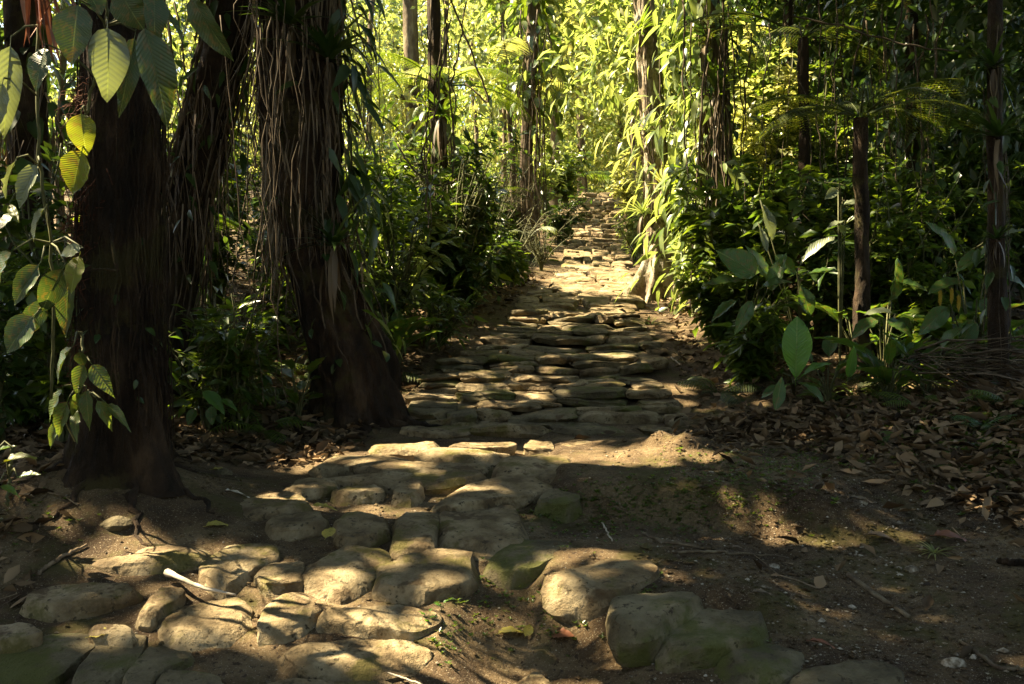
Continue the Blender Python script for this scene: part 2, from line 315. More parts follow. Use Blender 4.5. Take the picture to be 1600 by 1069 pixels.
def solid(name, stops, scale, rough=.85, bumps=((30, .4, .01),), stretch=None, moss=None, obj=False, detail=6., rnd=0, extra=None):
    m, nt, nd, lk = mat_new(name)
    tc = nd('TexCoord'); geo = nd('NewGeometry'); vec = geo.outputs['Position'] if not obj else tc.outputs['Object']
    if stretch: mp = nd('Mapping'); mp.inputs['Scale'].default_value = stretch; lk(vec, mp.inputs[0]); vec = mp.outputs[0]
    n1 = nd('TexNoise', Scale=scale, Detail=detail, Roughness=.65); lk(vec, n1.inputs['Vector'])
    r = ramp(nd, [(sq(p), c) for p, c in stops]); lk(n1.outputs[0], r.inputs[0]); col = r.outputs[0]
    if rnd:
        oi = nd('ObjectInfo'); mr = nd('MapRange'); lk(oi.outputs['Random'], mr.inputs[0]); mr.inputs[3].default_value = 1-rnd; mr.inputs[4].default_value = 1+rnd
        mx = nd('VectorMath', operation='SCALE'); lk(col, mx.inputs[0]); lk(mr.outputs[0], mx.inputs['Scale']); col = mx.outputs[0]
    if extra:                                       # speckle of another colour
        for sc, lo, hi, c in extra:
            ns = nd('TexNoise', Scale=sc, Detail=4.0, Roughness=.7); lk(geo.outputs['Position'], ns.inputs['Vector'])
            rr = ramp(nd, [(sq(lo), (0, 0, 0)), (sq(hi), (1, 1, 1))]); lk(ns.outputs[0], rr.inputs[0])
            mx = nd('MixRGB'); lk(rr.outputs[0], mx.inputs[0]); lk(col, mx.inputs[1]); mx.inputs[2].default_value = (*c, 1); col = mx.outputs[0]
    if moss:
        sc, lo, hi, c = moss
        ns = nd('TexNoise', Scale=sc, Detail=5.0, Roughness=.7); lk(geo.outputs['Position'], ns.inputs['Vector'])
        rr = ramp(nd, [(sq(lo), (0, 0, 0)), (sq(hi), (.85, .85, .85))]); lk(ns.outputs[0], rr.inputs[0])
        mx = nd('MixRGB'); lk(rr.outputs[0], mx.inputs[0]); lk(col, mx.inputs[1]); mx.inputs[2].default_value = (*c, 1); col = mx.outputs[0]
    p = nd('BsdfPrincipled', Roughness=rough); p.inputs['Specular IOR Level'].default_value = .25; lk(col, p.inputs['Base Color'])
    prev = None
    for sc, st, di in bumps:
        nb = nd('TexNoise', Scale=sc, Detail=6.0, Roughness=.7); lk(vec, nb.inputs['Vector'])
        b = nd('Bump', Strength=st, Distance=di); lk(nb.outputs[0], b.inputs['Height'])
        if prev: lk(prev.outputs[0], b.inputs['Normal'])
        prev = b
    if prev: lk(prev.outputs[0], p.inputs['Normal'])
    o = nd('OutputMaterial'); lk(p.outputs[0], o.inputs[0]); return m
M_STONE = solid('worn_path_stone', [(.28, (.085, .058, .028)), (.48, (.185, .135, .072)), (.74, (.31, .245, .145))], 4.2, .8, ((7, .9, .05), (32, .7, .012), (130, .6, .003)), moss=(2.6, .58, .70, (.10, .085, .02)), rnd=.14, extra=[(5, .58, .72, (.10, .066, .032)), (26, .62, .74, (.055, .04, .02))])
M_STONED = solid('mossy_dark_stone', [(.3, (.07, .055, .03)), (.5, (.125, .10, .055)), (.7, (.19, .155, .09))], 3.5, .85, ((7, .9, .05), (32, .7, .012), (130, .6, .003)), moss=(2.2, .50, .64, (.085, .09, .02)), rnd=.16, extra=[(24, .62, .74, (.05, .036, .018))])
M_SOIL = solid('trodden_earth', [(.3, (.05, .03, .015)), (.5, (.098, .063, .031)), (.72, (.17, .12, .064))], 2.2, .95, ((9, .8, .05), (40, .9, .015), (140, .9, .004)), moss=(3.0, .54, .74, (.072, .062, .018)), extra=[(120, .66, .72, (.30, .25, .17)), (35, .60, .70, (.05, .032, .018))])
M_BARK = solid('dark_mossy_bark', [(.3, (.014, .009, .005)), (.55, (.038, .023, .013)), (.78, (.09, .056, .030))], 5, .95, ((14, 1, .05), (55, 1, .015)), stretch=(1, 1, .4), moss=(2.5, .55, .68, (.055, .045, .015)))
M_BARKP = solid('pale_smooth_bark', [(.3, (.11, .08, .05)), (.5, (.26, .21, .14)), (.7, (.40, .35, .26))], 4, .8, ((12, .8, .04), (50, .7, .01)), stretch=(1, 1, .6), moss=(2.4, .58, .74, (.09, .065, .03)), extra=[(9, .6, .7, (.10, .09, .03))])
M_BARKM = solid('brown_bark', [(.3, (.05, .033, .02)), (.5, (.11, .08, .05)), (.7, (.20, .16, .10))], 5, .9, ((20, .9, .02),), stretch=(1, 1, .3))
M_ROOT = solid('aerial_root', [(.3, (.035, .025, .015)), (.7, (.13, .095, .06))], 8, .85, ())
M_RED = solid('red_brown_rootlets', [(.3, (.05, .018, .01)), (.7, (.13, .05, .025))], 20, .9, ())
M_STEM = solid('green_brown_stem', [(.3, (.04, .045, .015)), (.7, (.10, .10, .04))], 9, .7, ())
M_TWIG = solid('dry_twig', [(.3, (.09, .06, .035)), (.7, (.26, .19, .12))], 14, .8, ())
M_BONE = solid('bleached_wood', [(.3, (.36, .30, .22)), (.7, (.55, .48, .38))], 12, .7, ((40, .3, .004),))
M_PEBBLE = solid('pale_gravel', [(.3, (.09, .07, .045)), (.5, (.19, .155, .11)), (.7, (.36, .32, .25))], 30, .9, (), detail=2.)

# ------------------------------------------------------------------ ground
def ground():
    def side(a, b, n): return np.geomspace(1, abs(b-a)+1, n)[1:]-1
    xs = np.concatenate([-4.2-side(0, 160, 46)[::-1], np.arange(-4.2, 5.2, .035), 5.2+side(0, 160, 46)])
    ys = np.concatenate([2.4-side(0, 120, 34)[::-1], np.arange(2.4, 8.6, .03), np.arange(8.6, 14, .07), np.arange(14, 30, .2), 30+side(0, 200, 50)])
    X, Y = np.meshgrid(xs, ys); Z = height(X, Y)
    V = np.stack([X, Y, Z], -1).reshape(-1, 3); nx = len(xs); ny = len(ys)
    i = (np.arange(ny-1)[:, None]*nx+np.arange(nx-1)[None]).ravel()
    T = np.concatenate([np.stack([i, i+1, i+nx+1], -1), np.stack([i, i+nx+1, i+nx], -1)])
    mb = MB(); mb.add(V, T); o = mb.build('forest_floor', M_SOIL); tag(o, kind='structure'); return o
ground()

# ------------------------------------------------------------------ stones of the path
path = bpy.data.objects.new('stone_path', None); COL.objects.link(path); path['kind'] = 'structure'
NST = [0]
def chaikin(p, k):
    for _ in range(k):
        q = np.roll(p, -1, 0); p = np.stack([.84*p+.16*q, .16*p+.84*q], 1).reshape(-1, p.shape[1])
    return p
def stone_geo(mb, poly, h, rng, N=40, rnd=.05, bulge=.012, rough=.012, layered=0., rings=7, tilt=(0, 0), chips=4, ch=2):
    """poly: closed outline of the top (world, near horizontal); h: how deep the stone goes down"""
    poly = np.asarray(poly, float); poly = chaikin(poly, ch)
    q = np.vstack([poly, poly[:1]]); L = np.r_[0, np.cumsum(np.linalg.norm(np.diff(q, axis=0), axis=1))]
    s = np.linspace(0, L[-1], N, endpoint=False); ring = np.stack([np.interp(s, L, q[:, k]) for k in range(3)], 1)
    c = ring.mean(0); R = np.linalg.norm((ring-c)[:, :2], axis=1).mean(); r = min(rnd, h*.6, R*.45)
    prof = [(.84, -h), (.96, -h*.66), (1.015, -h*.35-r*.3)]
    for a in np.linspace(0, 90, rings-3): a = math.radians(a); prof.append((1-(r/R)*(1-math.cos(a)), -r*(1-math.sin(a))))
    for sc in (.78, .52, .26): prof.append((sc*(1-r/R), bulge*(1-sc**2)))
    V = []
    for sc, dz in prof: v = c+(ring-c)*sc; v[:, 2] += dz; V.append(v)
    V.append(c[None]+[[0, 0, bulge]]); V = np.concatenate(V)
    V[:, 2] += (V[:, 0]-c[0])*tilt[0]+(V[:, 1]-c[1])*tilt[1]
    ext = np.array([np.ptp(V[:, 0]), np.ptp(V[:, 1]), max(h*2, .05)])/2; cz = c-np.array([0, 0, h*.4])
    for _ in range(chips):                                   # broken corners and split faces
        nn = unit(np.array([rng.randn(), rng.randn()-.5, abs(rng.randn())*.7+.15])); u = (V-cz)/ext; dd = u@nn; lim = dd.max()*rng.uniform(.76, .95); ex = np.maximum(dd-lim, 0); V = V-ex[:, None]*nn*ext
    off = rng.rand(3)*50; out = np.empty_like(V)
    for k, v in enumerate(V):
        a = Vector(v*2.6+off); b = Vector(v*9+off); d = mnoise.noise_vector(a)*rough*1.7+mnoise.noise_vector(b)*rough*.8+mnoise.noise_vector(b*3.1)*rough*.3
        e = 0
        if layered: e = layered*mnoise.noise(Vector((v[0]*1.5+off[0], v[1]*1.5, v[2]*38)))
        w = v-c; w[2] = 0; w = w/max(np.linalg.norm(w), 1e-6); out[k] = v+np.array(d)+w*e
    n = len(prof); T = []
    for k in range(n-1):
        for j in range(N):
            a, b, cc, d = k*N+j, k*N+(j+1) % N, (k+1)*N+(j+1) % N, (k+1)*N+j; T += [(a, b, cc), (a, cc, d)]
    for j in range(N): T.append(((n-1)*N+j, (n-1)*N+(j+1) % N, n*N))
    mb.add(out, T)
def stone_obj(poly, h, seed, mat=None, label=None, **kw):
    mb = MB(); rng = RNG(seed); poly = np.asarray(poly, float); stone_geo(mb, poly, h, rng, **kw)
    c = poly.mean(0); me = mb.mesh('stone', mat or M_STONE, True, c); me.set_sharp_from_angle(angle=math.radians(28))
    o = bpy.data.objects.new('stone', me); COL.objects.link(o); o.parent = path; o.location = c; NST[0] += 1
    return o
def px_stone(pts, h, seed, yf=None, dz=0, mat=None, **kw):
    yf = yf or max(p[1] for p in pts); Y = rowY(yf); z = rowZ(Y)+dz
    poly = np.array([onplane(x, y, z, Y) for x, y in pts]); c = poly.mean(0); poly = c+(poly-c)*(kw.pop('grow', None) or (.99 if yf < 812 else 1.10))
    return stone_obj(poly, h, seed, mat, **kw)
FG = [  # outline of each stone's upper face, depth, yf
 ([(109,862),(128,848),(200,842),(260,846),(320,850),(322,862),(300,882),(200,886),(150,878),(114,872)], .14),
 ([(312,868),(345,856),(430,853),(440,862),(402,876),(385,894),(350,908),(318,892)], .16),
 ([(20,938),(60,920),(120,907),(215,908),(217,920),(150,934),(110,944),(40,946)], .13),
 ([(207,952),(245,912),(293,914),(280,932),(240,957)], .10),
 ([(228,980),(275,938),(383,931),(398,980),(325,1000),(232,987)], .12),
 ([(138,970),(180,972),(215,986),(200,996),(145,990)], .06),
 ([(-60,1085),(0,1012),(60,993),(140,989),(150,1001),(95,1042),(45,1075)], .10),
 ([(100,1085),(150,1008),(205,992),(240,991),(205,1040),(170,1085)], .10),
 ([(175,1085),(210,1040),(245,990),(312,1000),(314,1020),(250,1045),(225,1085)], .10),
 ([(230,1090),(258,1046),(315,1030),(345,1050),(340,1090)], .10),
 ([(-40,975),(50,970),(68,987),(20,1000),(-40,1004)], .08),
 ([(236,806),(268,772),(335,772),(348,786),(302,804),(252,812)], .22),
 ([(350,802),(380,778),(440,770),(492,766),(496,778),(470,792),(440,801),(365,808)], .12),
 ([(430,770),(440,757),(480,744),(535,747),(541,753),(500,766),(445,772)], .06),
 ([(512,768),(530,755),(595,750),(606,764),(570,772),(522,775)], .20),
 ([(606,768),(620,752),(642,746),(662,754),(669,766),(645,777),(612,775)], .16),
 ([(648,794),(668,775),(690,760),(760,744),(825,738),(872,744),(874,756),(820,772),(760,783),(690,795)], .12),
 ([(416,818),(430,800),(515,797),(522,806),(490,817),(440,826)], .17),
 ([(516,824),(530,803),(622,802),(612,822),(560,838),(528,832)], .12),
 ([(607,834),(620,805),(650,796),(690,795),(693,802),(688,842),(660,853),(614,851)], .13),
 ([(687,818),(695,798),(740,787),(800,783),(822,795),(826,832),(780,856),(720,853),(690,838)], .15),
 ([(392,884),(420,870),(465,868),(476,876),(472,900),(440,913),(408,906)], .11),
 ([(471,888),(505,862),(540,851),(600,862),(604,873),(575,901),(540,918),(490,916),(474,906)], .13),
 ([(583,894),(600,875),(640,862),(700,857),(740,867),(743,886),(730,906),(680,916),(620,926),(587,916)], .13),
 ([(401,974),(420,945),(450,931),(490,929),(508,945),(495,966),(440,986),(408,990)], .12),
 ([(494,974),(515,948),(560,941),(640,940),(676,949),(680,966),(640,981),(580,977),(508,987)], .17),
 ([(418,1028),(450,1008),(530,999),(650,997),(666,1010),(655,1026),(560,1049),(490,1046),(436,1036)], .10),
 ([(370,1085),(440,1064),(600,1057),(625,1085)], .08),
 ([(762,870),(790,845),(870,839),(921,837),(926,850),(885,863),(860,871),(830,882),(788,888)], .20),
 ([(836,908),(860,885),(910,868),(970,857),(1017,867),(1033,890),(1026,906),(960,921),(930,930),(858,922)], .15),
 ([(943,948),(985,917),(1050,912),(1104,925),(1101,943),(1060,952),(1020,977),(952,978)], .18),
 ([(1013,996),(1040,970),(1090,950),(1150,944),(1212,957),(1227,975),(1180,991),(1140,1001),(1090,1012),(1022,1014)], .15),
 ([(1102,1044),(1130,1015),(1190,997),(1262,1004),(1277,1025),(1240,1051),(1190,1066),(1118,1062)], .14),
 ([(1205,1080),(1260,1040),(1330,1024),(1402,1040),(1440,1080)], .15),
 ([(478,727),(530,709),(640,704),(642,716),(560,723),(500,734)], .08),
 ([(545,737),(560,720),(660,716),(762,722),(757,733),(650,739)], .08),
 ([(640,715),(645,702),(760,699),(802,710),(762,718)], .08),
 ([(760,732),(770,715),(870,707),(910,715),(907,729),(820,736)], .16),
 ([(488,744),(560,739),(750,734),(772,741),(700,753),(560,753)], .08),
 ([(798,744),(830,736),(905,729),(914,741),(862,750)], .14),
 ([(870,699),(873,689),(925,687),(932,698),(915,705)], .12),
 ([(814,701),(818,688),(862,687),(869,699)], .12),
 ([(945,701),(970,690),(1040,679),(1050,688),(1000,706)], .14),
 ([(690,700),(700,690),(800,686),(808,694),(770,699)], .08),
 ([(560,703),(600,693),(690,690),(694,700),(640,703)], .07),
 ([(795,1085),(820,1046),(850,1043),(880,1085)], .12),
 ([(823,782),(850,759),(900,760),(922,778),(880,788)], .24),
 ([(768,905),(800,888),(822,893),(826,910),(785,915)], .10),
]
for k, (pts, h) in enumerate(FG):
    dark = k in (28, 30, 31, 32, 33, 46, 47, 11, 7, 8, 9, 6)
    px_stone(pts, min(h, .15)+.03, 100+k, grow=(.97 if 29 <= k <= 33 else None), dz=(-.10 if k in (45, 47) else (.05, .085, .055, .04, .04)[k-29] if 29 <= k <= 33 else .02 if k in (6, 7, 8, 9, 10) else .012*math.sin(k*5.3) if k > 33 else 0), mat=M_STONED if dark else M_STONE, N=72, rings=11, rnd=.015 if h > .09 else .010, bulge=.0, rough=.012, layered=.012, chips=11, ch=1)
def course(ytop, splits, drop, run, seed, hpx=None):
    rng = RNG(seed); Y = rowY(ytop); z = rowZ(Y); xs = [(a-800)/F*Y for a in splits]; cuts = [xs[0]]
    for a, b in zip(xs[:-1], xs[1:]):
        if b-a > .85 and rng.rand() < .4: cuts.append(a+(b-a)*rng.uniform(.3, .7))
        cuts.append(b)
    for a, b in zip(cuts[:-1], cuts[1:]):
        x0 = a-rng.uniform(-.005, .05); x1 = b+rng.uniform(-.02, .05); f = rng.uniform(-.10, .08); dd = run*rng.uniform(.9, 1.6); w = x1-x0; lay = rng.randint(1, 3) if drop > .06 else 1; zz = z+rng.uniform(-.034, .026)+.02*math.sin(a*2.1+seed*1.7); hh = drop*rng.uniform(.45, 1.0)+.008
        for q in range(lay):                                 # some places hold two thin slabs, one over the other
            n = max(4, int(w/.10)); ff = f+(-.05-.05*rng.rand())*q; zq = zz-q*(hh*.75+.008); hq = (hh*.72 if lay > 1 else hh)+.012; sk = rng.uniform(-.05, .05); e = rng.uniform(-.03, .04, 2)*(q > 0)
            fr = [(x0+e[0]+(w+e[1])*t, Y+ff+sk*(t-.5)*2+rng.uniform(-.03, .03)+.05*abs(2*t-1)**3, zq+rng.uniform(-.006, .006)) for t in np.linspace(.01, .99, n)]
            bk = [(x0+e[0]+(w+e[1])*t, Y+ff+dd+.1*q+rng.uniform(-.05, .05), zq+.012) for t in np.linspace(.98, .02, max(3, n-2))]
            stone_obj(fr+bk, hq, seed*31+int(a*100)+q*7, M_STONE if rng.rand() < .75 else M_STONED, N=44, rings=8, rnd=.014, bulge=.003, rough=.015, layered=.022, chips=8, ch=0, tilt=(rng.uniform(-.11, .11), rng.uniform(-.04, .05)))
COURSES = [(672, [628, 737, 872, 1008, 1062]), (650, [636, 706, 744, 800, 905, 1040, 1068]), (634, [640, 707, 747, 848, 949, 1008, 1064]), (617, [640, 717, 801, 873, 985, 1052]),
           (603, [646, 714, 797, 864, 985, 1046]), (590, [650, 718, 792, 842, 902, 964, 1036]), (575, [690, 763, 832, 908, 972, 1030]), (560, [684, 760, 843, 896, 996, 1040]),
           (549, [722, 800, 850, 905, 985, 1036]), (540, [745, 822, 919, 1004, 1032]), (528, [755, 830, 925, 950, 1024]), (520, [768, 822, 900, 955, 1022]), (512, [775, 850, 930, 1020]), (505, [790, 832, 880, 960, 1014]),
           (498, [798, 860, 928, 960, 1010]), (491, [803, 858, 902, 950, 1006])]
for k, (yt, sp) in enumerate(COURSES):
    dz = rowZ(rowY(yt))-rowZ(rowY(COURSES[k-1][0])) if k else .1
    course(yt, sp, max(.07, dz+.02), .30, 300+k)
rng = RNG(77); Y = 12.45; far_mb = MB(); k = 0
while Y < 28.0:
    c = np.interp(Y, PY_, PC_); hw = np.interp(Y, PY_, PH_); z = np.interp(Y, PTY, PTZ); slope = (np.interp(Y+.3, PTY, PTZ)-z)/.3
    run = rng.uniform(.26, .38) if Y < 20 else .30
    n = rng.randint(2, 6); cuts = np.sort(np.r_[-1+rng.uniform(-.18, .12), 1+rng.uniform(-.12, .18), np.linspace(-1, 1, n+1)[1:-1]+rng.uniform(-.22, .22, n-1)])
    for a, b in zip(cuts[:-1], cuts[1:]):
        x0 = c+a*hw+.008; x1 = c+b*hw-.008; w = x1-x0; zz = z+rng.uniform(-.035, .03)*(.6 if Y < 19.6 else 1); f = rng.uniform(-.10, .10); nn = 5
        tl = slope*(1.2 if Y < 19.6 else .45) if Y < 26.6 else .30
        fr = [(x0+w*t, Y+f+rng.uniform(-.03, .03), zz) for t in np.linspace(.03, .97, nn)]; bk = [(x0+w*t, Y+f+run*1.1+rng.uniform(-.03, .03), zz) for t in np.linspace(.96, .04, nn)]
        kw = dict(N=20, rings=6, rnd=.014, bulge=.003, rough=.018, layered=.014, chips=5, ch=0, tilt=(rng.uniform(-.09, .09), tl+rng.uniform(-.06, .08)))
        if NST[0] < 298: stone_obj(fr+bk, .13, 2000+k, M_STONE, **kw)
        else: stone_geo(far_mb, fr+bk, .14, RNG(2000+k), **dict(kw, N=14))
        k += 1
    Y += run
far_mb.build('stone', M_STONE, path, kind='stuff', origin=(0, 0, 0))

# ------------------------------------------------------------------ tree parts
def trunk(mb, pts, rad, sides=30, rings=60, rough=.06, flutes=None, seed=0, lump=.0):
    """rough tapered trunk; flutes = list of (angle, width, reach, height) buttresses at the foot"""
    pts = np.asarray(pts, float); t0 = np.linspace(0, 1, len(pts)); t = np.linspace(0, 1, rings)**1.25
    p = np.stack([np.interp(t, t0, pts[:, k]) for k in range(3)], 1)
    for _ in range(3): p[1:-1] = (p[:-2]+2*p[1:-1]+p[2:])/4
    r = np.interp(t, np.linspace(0, 1, len(rad)), rad); th = np.linspace(0, 2*np.pi, sides, endpoint=False)
    A, H = np.meshgrid(th, p[:, 2]); R = np.repeat(r[:, None], sides, 1)
    cx, sx = np.cos(A), np.sin(A)
    fine = .35*np.abs(vnoise(A*14+vnoise(A*5, H*3, seed+2)*2, H*5, seed+6))+.3*vnoise(A*26, H*14, seed+7)
    R = R*(1+rough*1.5*(fine+vnoise(cx*3+seed, H*2.2+sx*3, seed)+.7*vnoise(cx*7, H*6+sx*7, seed+3)+.5*vnoise(A*9, H*1.1, seed+5))+lump*vnoise(cx*1.2+9, H*.9+sx, seed+8))
    z0 = p[0, 2]
    for ang, wd, reach, hh in (flutes or []):
        da = np.abs((A-ang+np.pi) % (2*np.pi)-np.pi); R = R+reach*np.exp(-(da/wd)**2)*np.exp(-np.clip(H-z0, 0, 9)/hh)
    V = np.stack([p[:, 0:1]+R*cx, p[:, 1:2]+R*sx, np.repeat(p[:, 2:3], sides, 1)], -1)
    i = np.arange(rings-1)[:, None]*sides; j = np.arange(sides)[None]; k = (j+1) % sides
    a, b, c, d = i+j, i+k, i+sides+j, i+sides+k
    mb.add(V.reshape(-1, 3), np.concatenate([np.stack([a, b, d], -1).reshape(-1, 3), np.stack([a, d, c], -1).reshape(-1, 3)]))
def along(pts, z):
    pts = np.asarray(pts, float); o = np.argsort(pts[:, 2]); return np.stack([np.interp(z, pts[o, 2], pts[o, 0]), np.interp(z, pts[o, 2], pts[o, 1]), np.asarray(z, float)], -1)
def crown_points(rng, center, rad, nc, m, spread=.45, hollow=.35):
    d = unit(rng.randn(nc, 3)); rr = (hollow+(1-hollow)*rng.rand(nc)**.6)[:, None]
    cc = np.asarray(center)+d*rr*np.asarray(rad)
    cc = np.repeat(cc, m, 0); out = np.repeat(d, m, 0)
    p = cc+rng.randn(len(cc), 3)*spread*np.array([1, 1, .6])
    t = unit(out*.5+rng.randn(len(cc), 3)*.6+np.array([0, 0, -.45])); n = unit(np.array([0, 0, 1.])+rng.randn(len(cc), 3)*.55)
    return p, t, n
def limbs(mb, rng, top, center, rad, n, r0):
    for _ in range(n):
        d = unit(rng.randn(3)); e = np.asarray(center)+d*np.asarray(rad)*.75
        pts = wiggle(np.asarray(top), e, 9, .25, rng)
        if clear(pts): tube(mb, pts, np.linspace(r0, r0*.2, 9), 5)
def shrub_arrays(rng, base, H, R, nst, nl, L, up=.35, tw=.28):
    """arching stems with twigs; returns leaf positions, directions, normals and the stems"""
    st = MB(); Ps = []; Ts = []
    for _ in range(nst):
        a = rng.rand()*6.283; rr = R*rng.uniform(.25, 1); hh = H*rng.uniform(.6, 1.05); s = np.linspace(0, 1, 10)[:, None]
        dirv = np.array([math.cos(a), math.sin(a), 0]); pts = np.asarray(base)+dirv*rr*s**1.5+np.array([0, 0, 1])*hh*(s*1.15-.15*s**2)
        pts = pts+np.cumsum(rng.randn(10, 3)*.012*H, 0); tube(st, pts, np.linspace(.010+.006*H, .004, 10), 4)
        k = max(3, nl//8)
        for q in range(k):
            u = rng.uniform(.18, 1); i = u*9; i0 = min(int(i), 8); p0 = pts[i0]+(pts[i0+1]-pts[i0])*(i-i0)
            td = unit(dirv*.4+rng.randn(3)*.8+np.array([0, 0, up])); ln = tw*(.4+.8*rng.rand())*(.6+.4*R)
            tp = p0+td*ln*np.linspace(0, 1, 4)[:, None]; tp[:, 2] -= .18*ln*np.linspace(0, 1, 4)**2; tube(st, tp, [.005, .004, .003, .002], 3)
            w = np.linspace(.15, 1, 8)[:, None]; Ps.append(p0+td*ln*w-np.array([0, 0, .18])*ln*w**2)
            sidev = unit(np.cross(td, [0, 0, 1.])+rng.randn(3)*.2)*np.where(np.arange(8) % 2, 1, -1)[:, None]
            Ts.append(unit(td*.6+sidev+np.array([0, 0, -.25])+rng.randn(8, 3)*.25))
    Ps = np.concatenate(Ps); Ts = np.concatenate(Ts); Ns = unit(np.array([-.15, 0, 1.])+rng.randn(len(Ps), 3)*.38)
    return Ps, Ts, Ns, st
def shrub(px, Y, H, R, nst, nl, L, mat, label, group=None, seed=0, wl=.42, tm=None, py=None, name='shrub', dz=0):
    rng = RNG(seed); x = (px-800)/F*Y; b = np.array([x, Y, float(height(x, Y))+dz]); t = thing(name, label, 'shrub', b, group)
    Ps, Ts, Ns, st = shrub_arrays(rng, b, H, R, nst, nl, L); k = sunfilter(Ps, seed); Ps, Ts, Ns = Ps[k], Ts[k], Ns[k]
    mb = MB(); ll = L*rng.uniform(.6, 1.2, len(Ps)); scatter(mb, tm or LF2, Ps, Ts, Ns, ll, ll*wl*rng.uniform(.8, 1.2, len(Ps)))
    mb.build('foliage', mat, t, kind='stuff'); st.build('stem', M_STEM, t); return t
def strands(mb, rng, pts0, n, zlo, zhi, rad, off, r=(.004, .010), hang=None):
    """roots running down a trunk"""
    for _ in range(n):
        a = rng.uniform(0, 6.283); z1 = rng.uniform(zlo+(zhi-zlo)*.3, zhi); z0 = max(zlo, z1-rng.uniform(.5, 3.5)); m = int((z1-z0)/.12)+4
        z = np.linspace(z1, z0, m); c = along(pts0, z); aa = a+np.cumsum(rng.randn(m))*.05
        o = rad(z)+off*(.3+rng.rand())+np.abs(np.cumsum(rng.randn(m))*.006); c[:, 0] += np.cos(aa)*o; c[:, 1] += np.sin(aa)*o
        tube(mb, c, rng.uniform(*r), 3, False)
def hanging_straps(mb, rng, pos, L, W):
    n = len(pos); t = unit(np.array([0, 0, -1.])+rng.randn(n, 3)*np.array([.16, .16, .05])); nn = unit(rng.randn(n, 3)*np.array([1, 1, .1])); scatter(mb, blade(5, 'strap', .008, .08), pos, t, nn, L, W)
def bromeliad(loc, size, mat, label, seed, n=26, group=None, dead=8, lean=None, up=.8):
    rng = RNG(seed); t = thing('bromeliad', label, 'bromeliad', loc, group); loc = np.asarray(loc, float)
    for mb, m, nm, cnt in ((MB(), mat, 'leaf_rosette', n), (MB(), M_STRAW, 'dead_leaves', dead)):
        if not cnt: continue
        a = rng.rand(cnt)*6.283; el = rng.uniform(.15, 1.2, cnt)*up if nm == 'leaf_rosette' else rng.uniform(-1.4, -.9, cnt)
        d = np.stack([np.cos(a)*np.cos(el), np.sin(a)*np.cos(el), np.sin(el)], 1)
        if lean is not None: d = unit(d+np.asarray(lean)*.7)
        nn = np.stack([-np.cos(a)*np.sin(el), -np.sin(a)*np.sin(el), np.cos(el)], 1)
        L = size*rng.uniform(.4, 1.1, cnt); scatter(mb, LSTRAP, loc+d*.02, d, nn, L, size*.085); mb.build(nm, m, t)
    return t

# ------------------------------------------------------------------ the large trees
def foot(px, py, Y):
    x = (px-800)/F*Y; return np.array([x, Y, float(height(x, Y))])
TREES = {}
def big_tree(key, label, px, rad, Y, top, mat, flutes=None, rough=.07, seed=0, group=None, lump=0, sides=30, name='tree'):
    pts = [foot(px[0][0], 0, Y)-np.array([0, 0, .15])]+[P(x, y, Y) for x, y in px[1:]]; e = pts[-1]; pts.append(np.array([e[0]+top[0], e[1]+top[1], top[2]]))
    pts = np.array(pts); pts[1:, 1] += np.linspace(0, top[1]*.3, len(pts)-1)
    t = thing(name, label, 'tree', pts[0]+np.array([0, 0, .15]), group)
    mb = MB(); big = key in 'AB'; trunk(mb, pts, rad, 84 if big else sides, 220 if big else 90, rough, flutes, seed, lump)
    rg = RNG(seed+70); nr = 7 if big else 5
    for q in range(nr):                                       # surface roots running out into the soil
        a = q*6.283/nr+rg.uniform(-.3, .3); ln = rad[0]*rg.uniform(1.2, 2.4); m = 14; u = np.linspace(0, 1, m); aa = a+np.cumsum(rg.randn(m))*.06; rr_ = rad[0]*.75+u*ln
        xx = pts[0][0]+np.cos(aa)*rr_; yy = pts[0][1]+np.sin(aa)*rr_; r_ = rad[0]*rg.uniform(.08, .17)*(1-.8*u); tube(mb, np.column_stack([xx, yy, height(xx, yy)-r_*.25+rad[0]*.22*(1-u)**4]), r_*(1+.18*rg.randn(m)), 8)
    mb.build('trunk', mat, t); TREES[key] = (t, pts, rad); return t, pts
tA, pA = big_tree('A', 'massive dark trunk at the left edge with a flared foot and big ribbed leaves', [(190, 720), (190, 640), (185, 500), (187, 300), (186, 120), (184, 0)], [.25, .215, .20, .19, .185, .18, .17], 5.5, (-.1, .2, 9.), M_BARK,
                  [(-.35, .5, .17, .22), (-2.2, .5, .10, .2), (3.0, .5, .17, .25), (1.2, .5, .15, .3)], .09, 1, lump=.05)
tB, pB = big_tree('B', 'thick leaning trunk left of the stairs hung with dead brown leaves', [(566, 630), (552, 560), (520, 470), (492, 380), (480, 270), (474, 120), (470, 0)], [.34, .30, .265, .26, .28, .32, .33, .30], 8.3, (-.2, .3, 10.5), M_BARK,
                  [(-.2, .5, .18, .30), (-1.7, .6, .10, .25), (3.3, .6, .16, .3)], .10, 2, lump=.10)
tI, pI = big_tree('I', 'shaggy dark trunk between the two big left trees leaning out to the right', [(262, 640), (268, 500), (290, 330), (325, 180), (352, 60), (360, 0)], [.22, .17, .17, .18, .19, .19, .16], 8.6, (.3, .4, 10.), M_BARK, [(0, .6, .15, .3)], .12, 3, lump=.1)
tC, pC = big_tree('C', 'pale buttressed trunk standing in the sun beside the upper path', [(1024, 450), (1030, 400), (1028, 300), (1020, 200), (1012, 100), (1008, 0)], [.30, .19, .155, .15, .145, .14, .13], 14.2, (-.2, .3, 13.), M_BARKP,
                  [(3.55, .15, .62, .34), (2.8, .15, .35, .25), (4.35, .14, .38, .30), (5.4, .15, .40, .25), (-.1, .2, .30, .3)], .07, 4, sides=56, lump=.06)
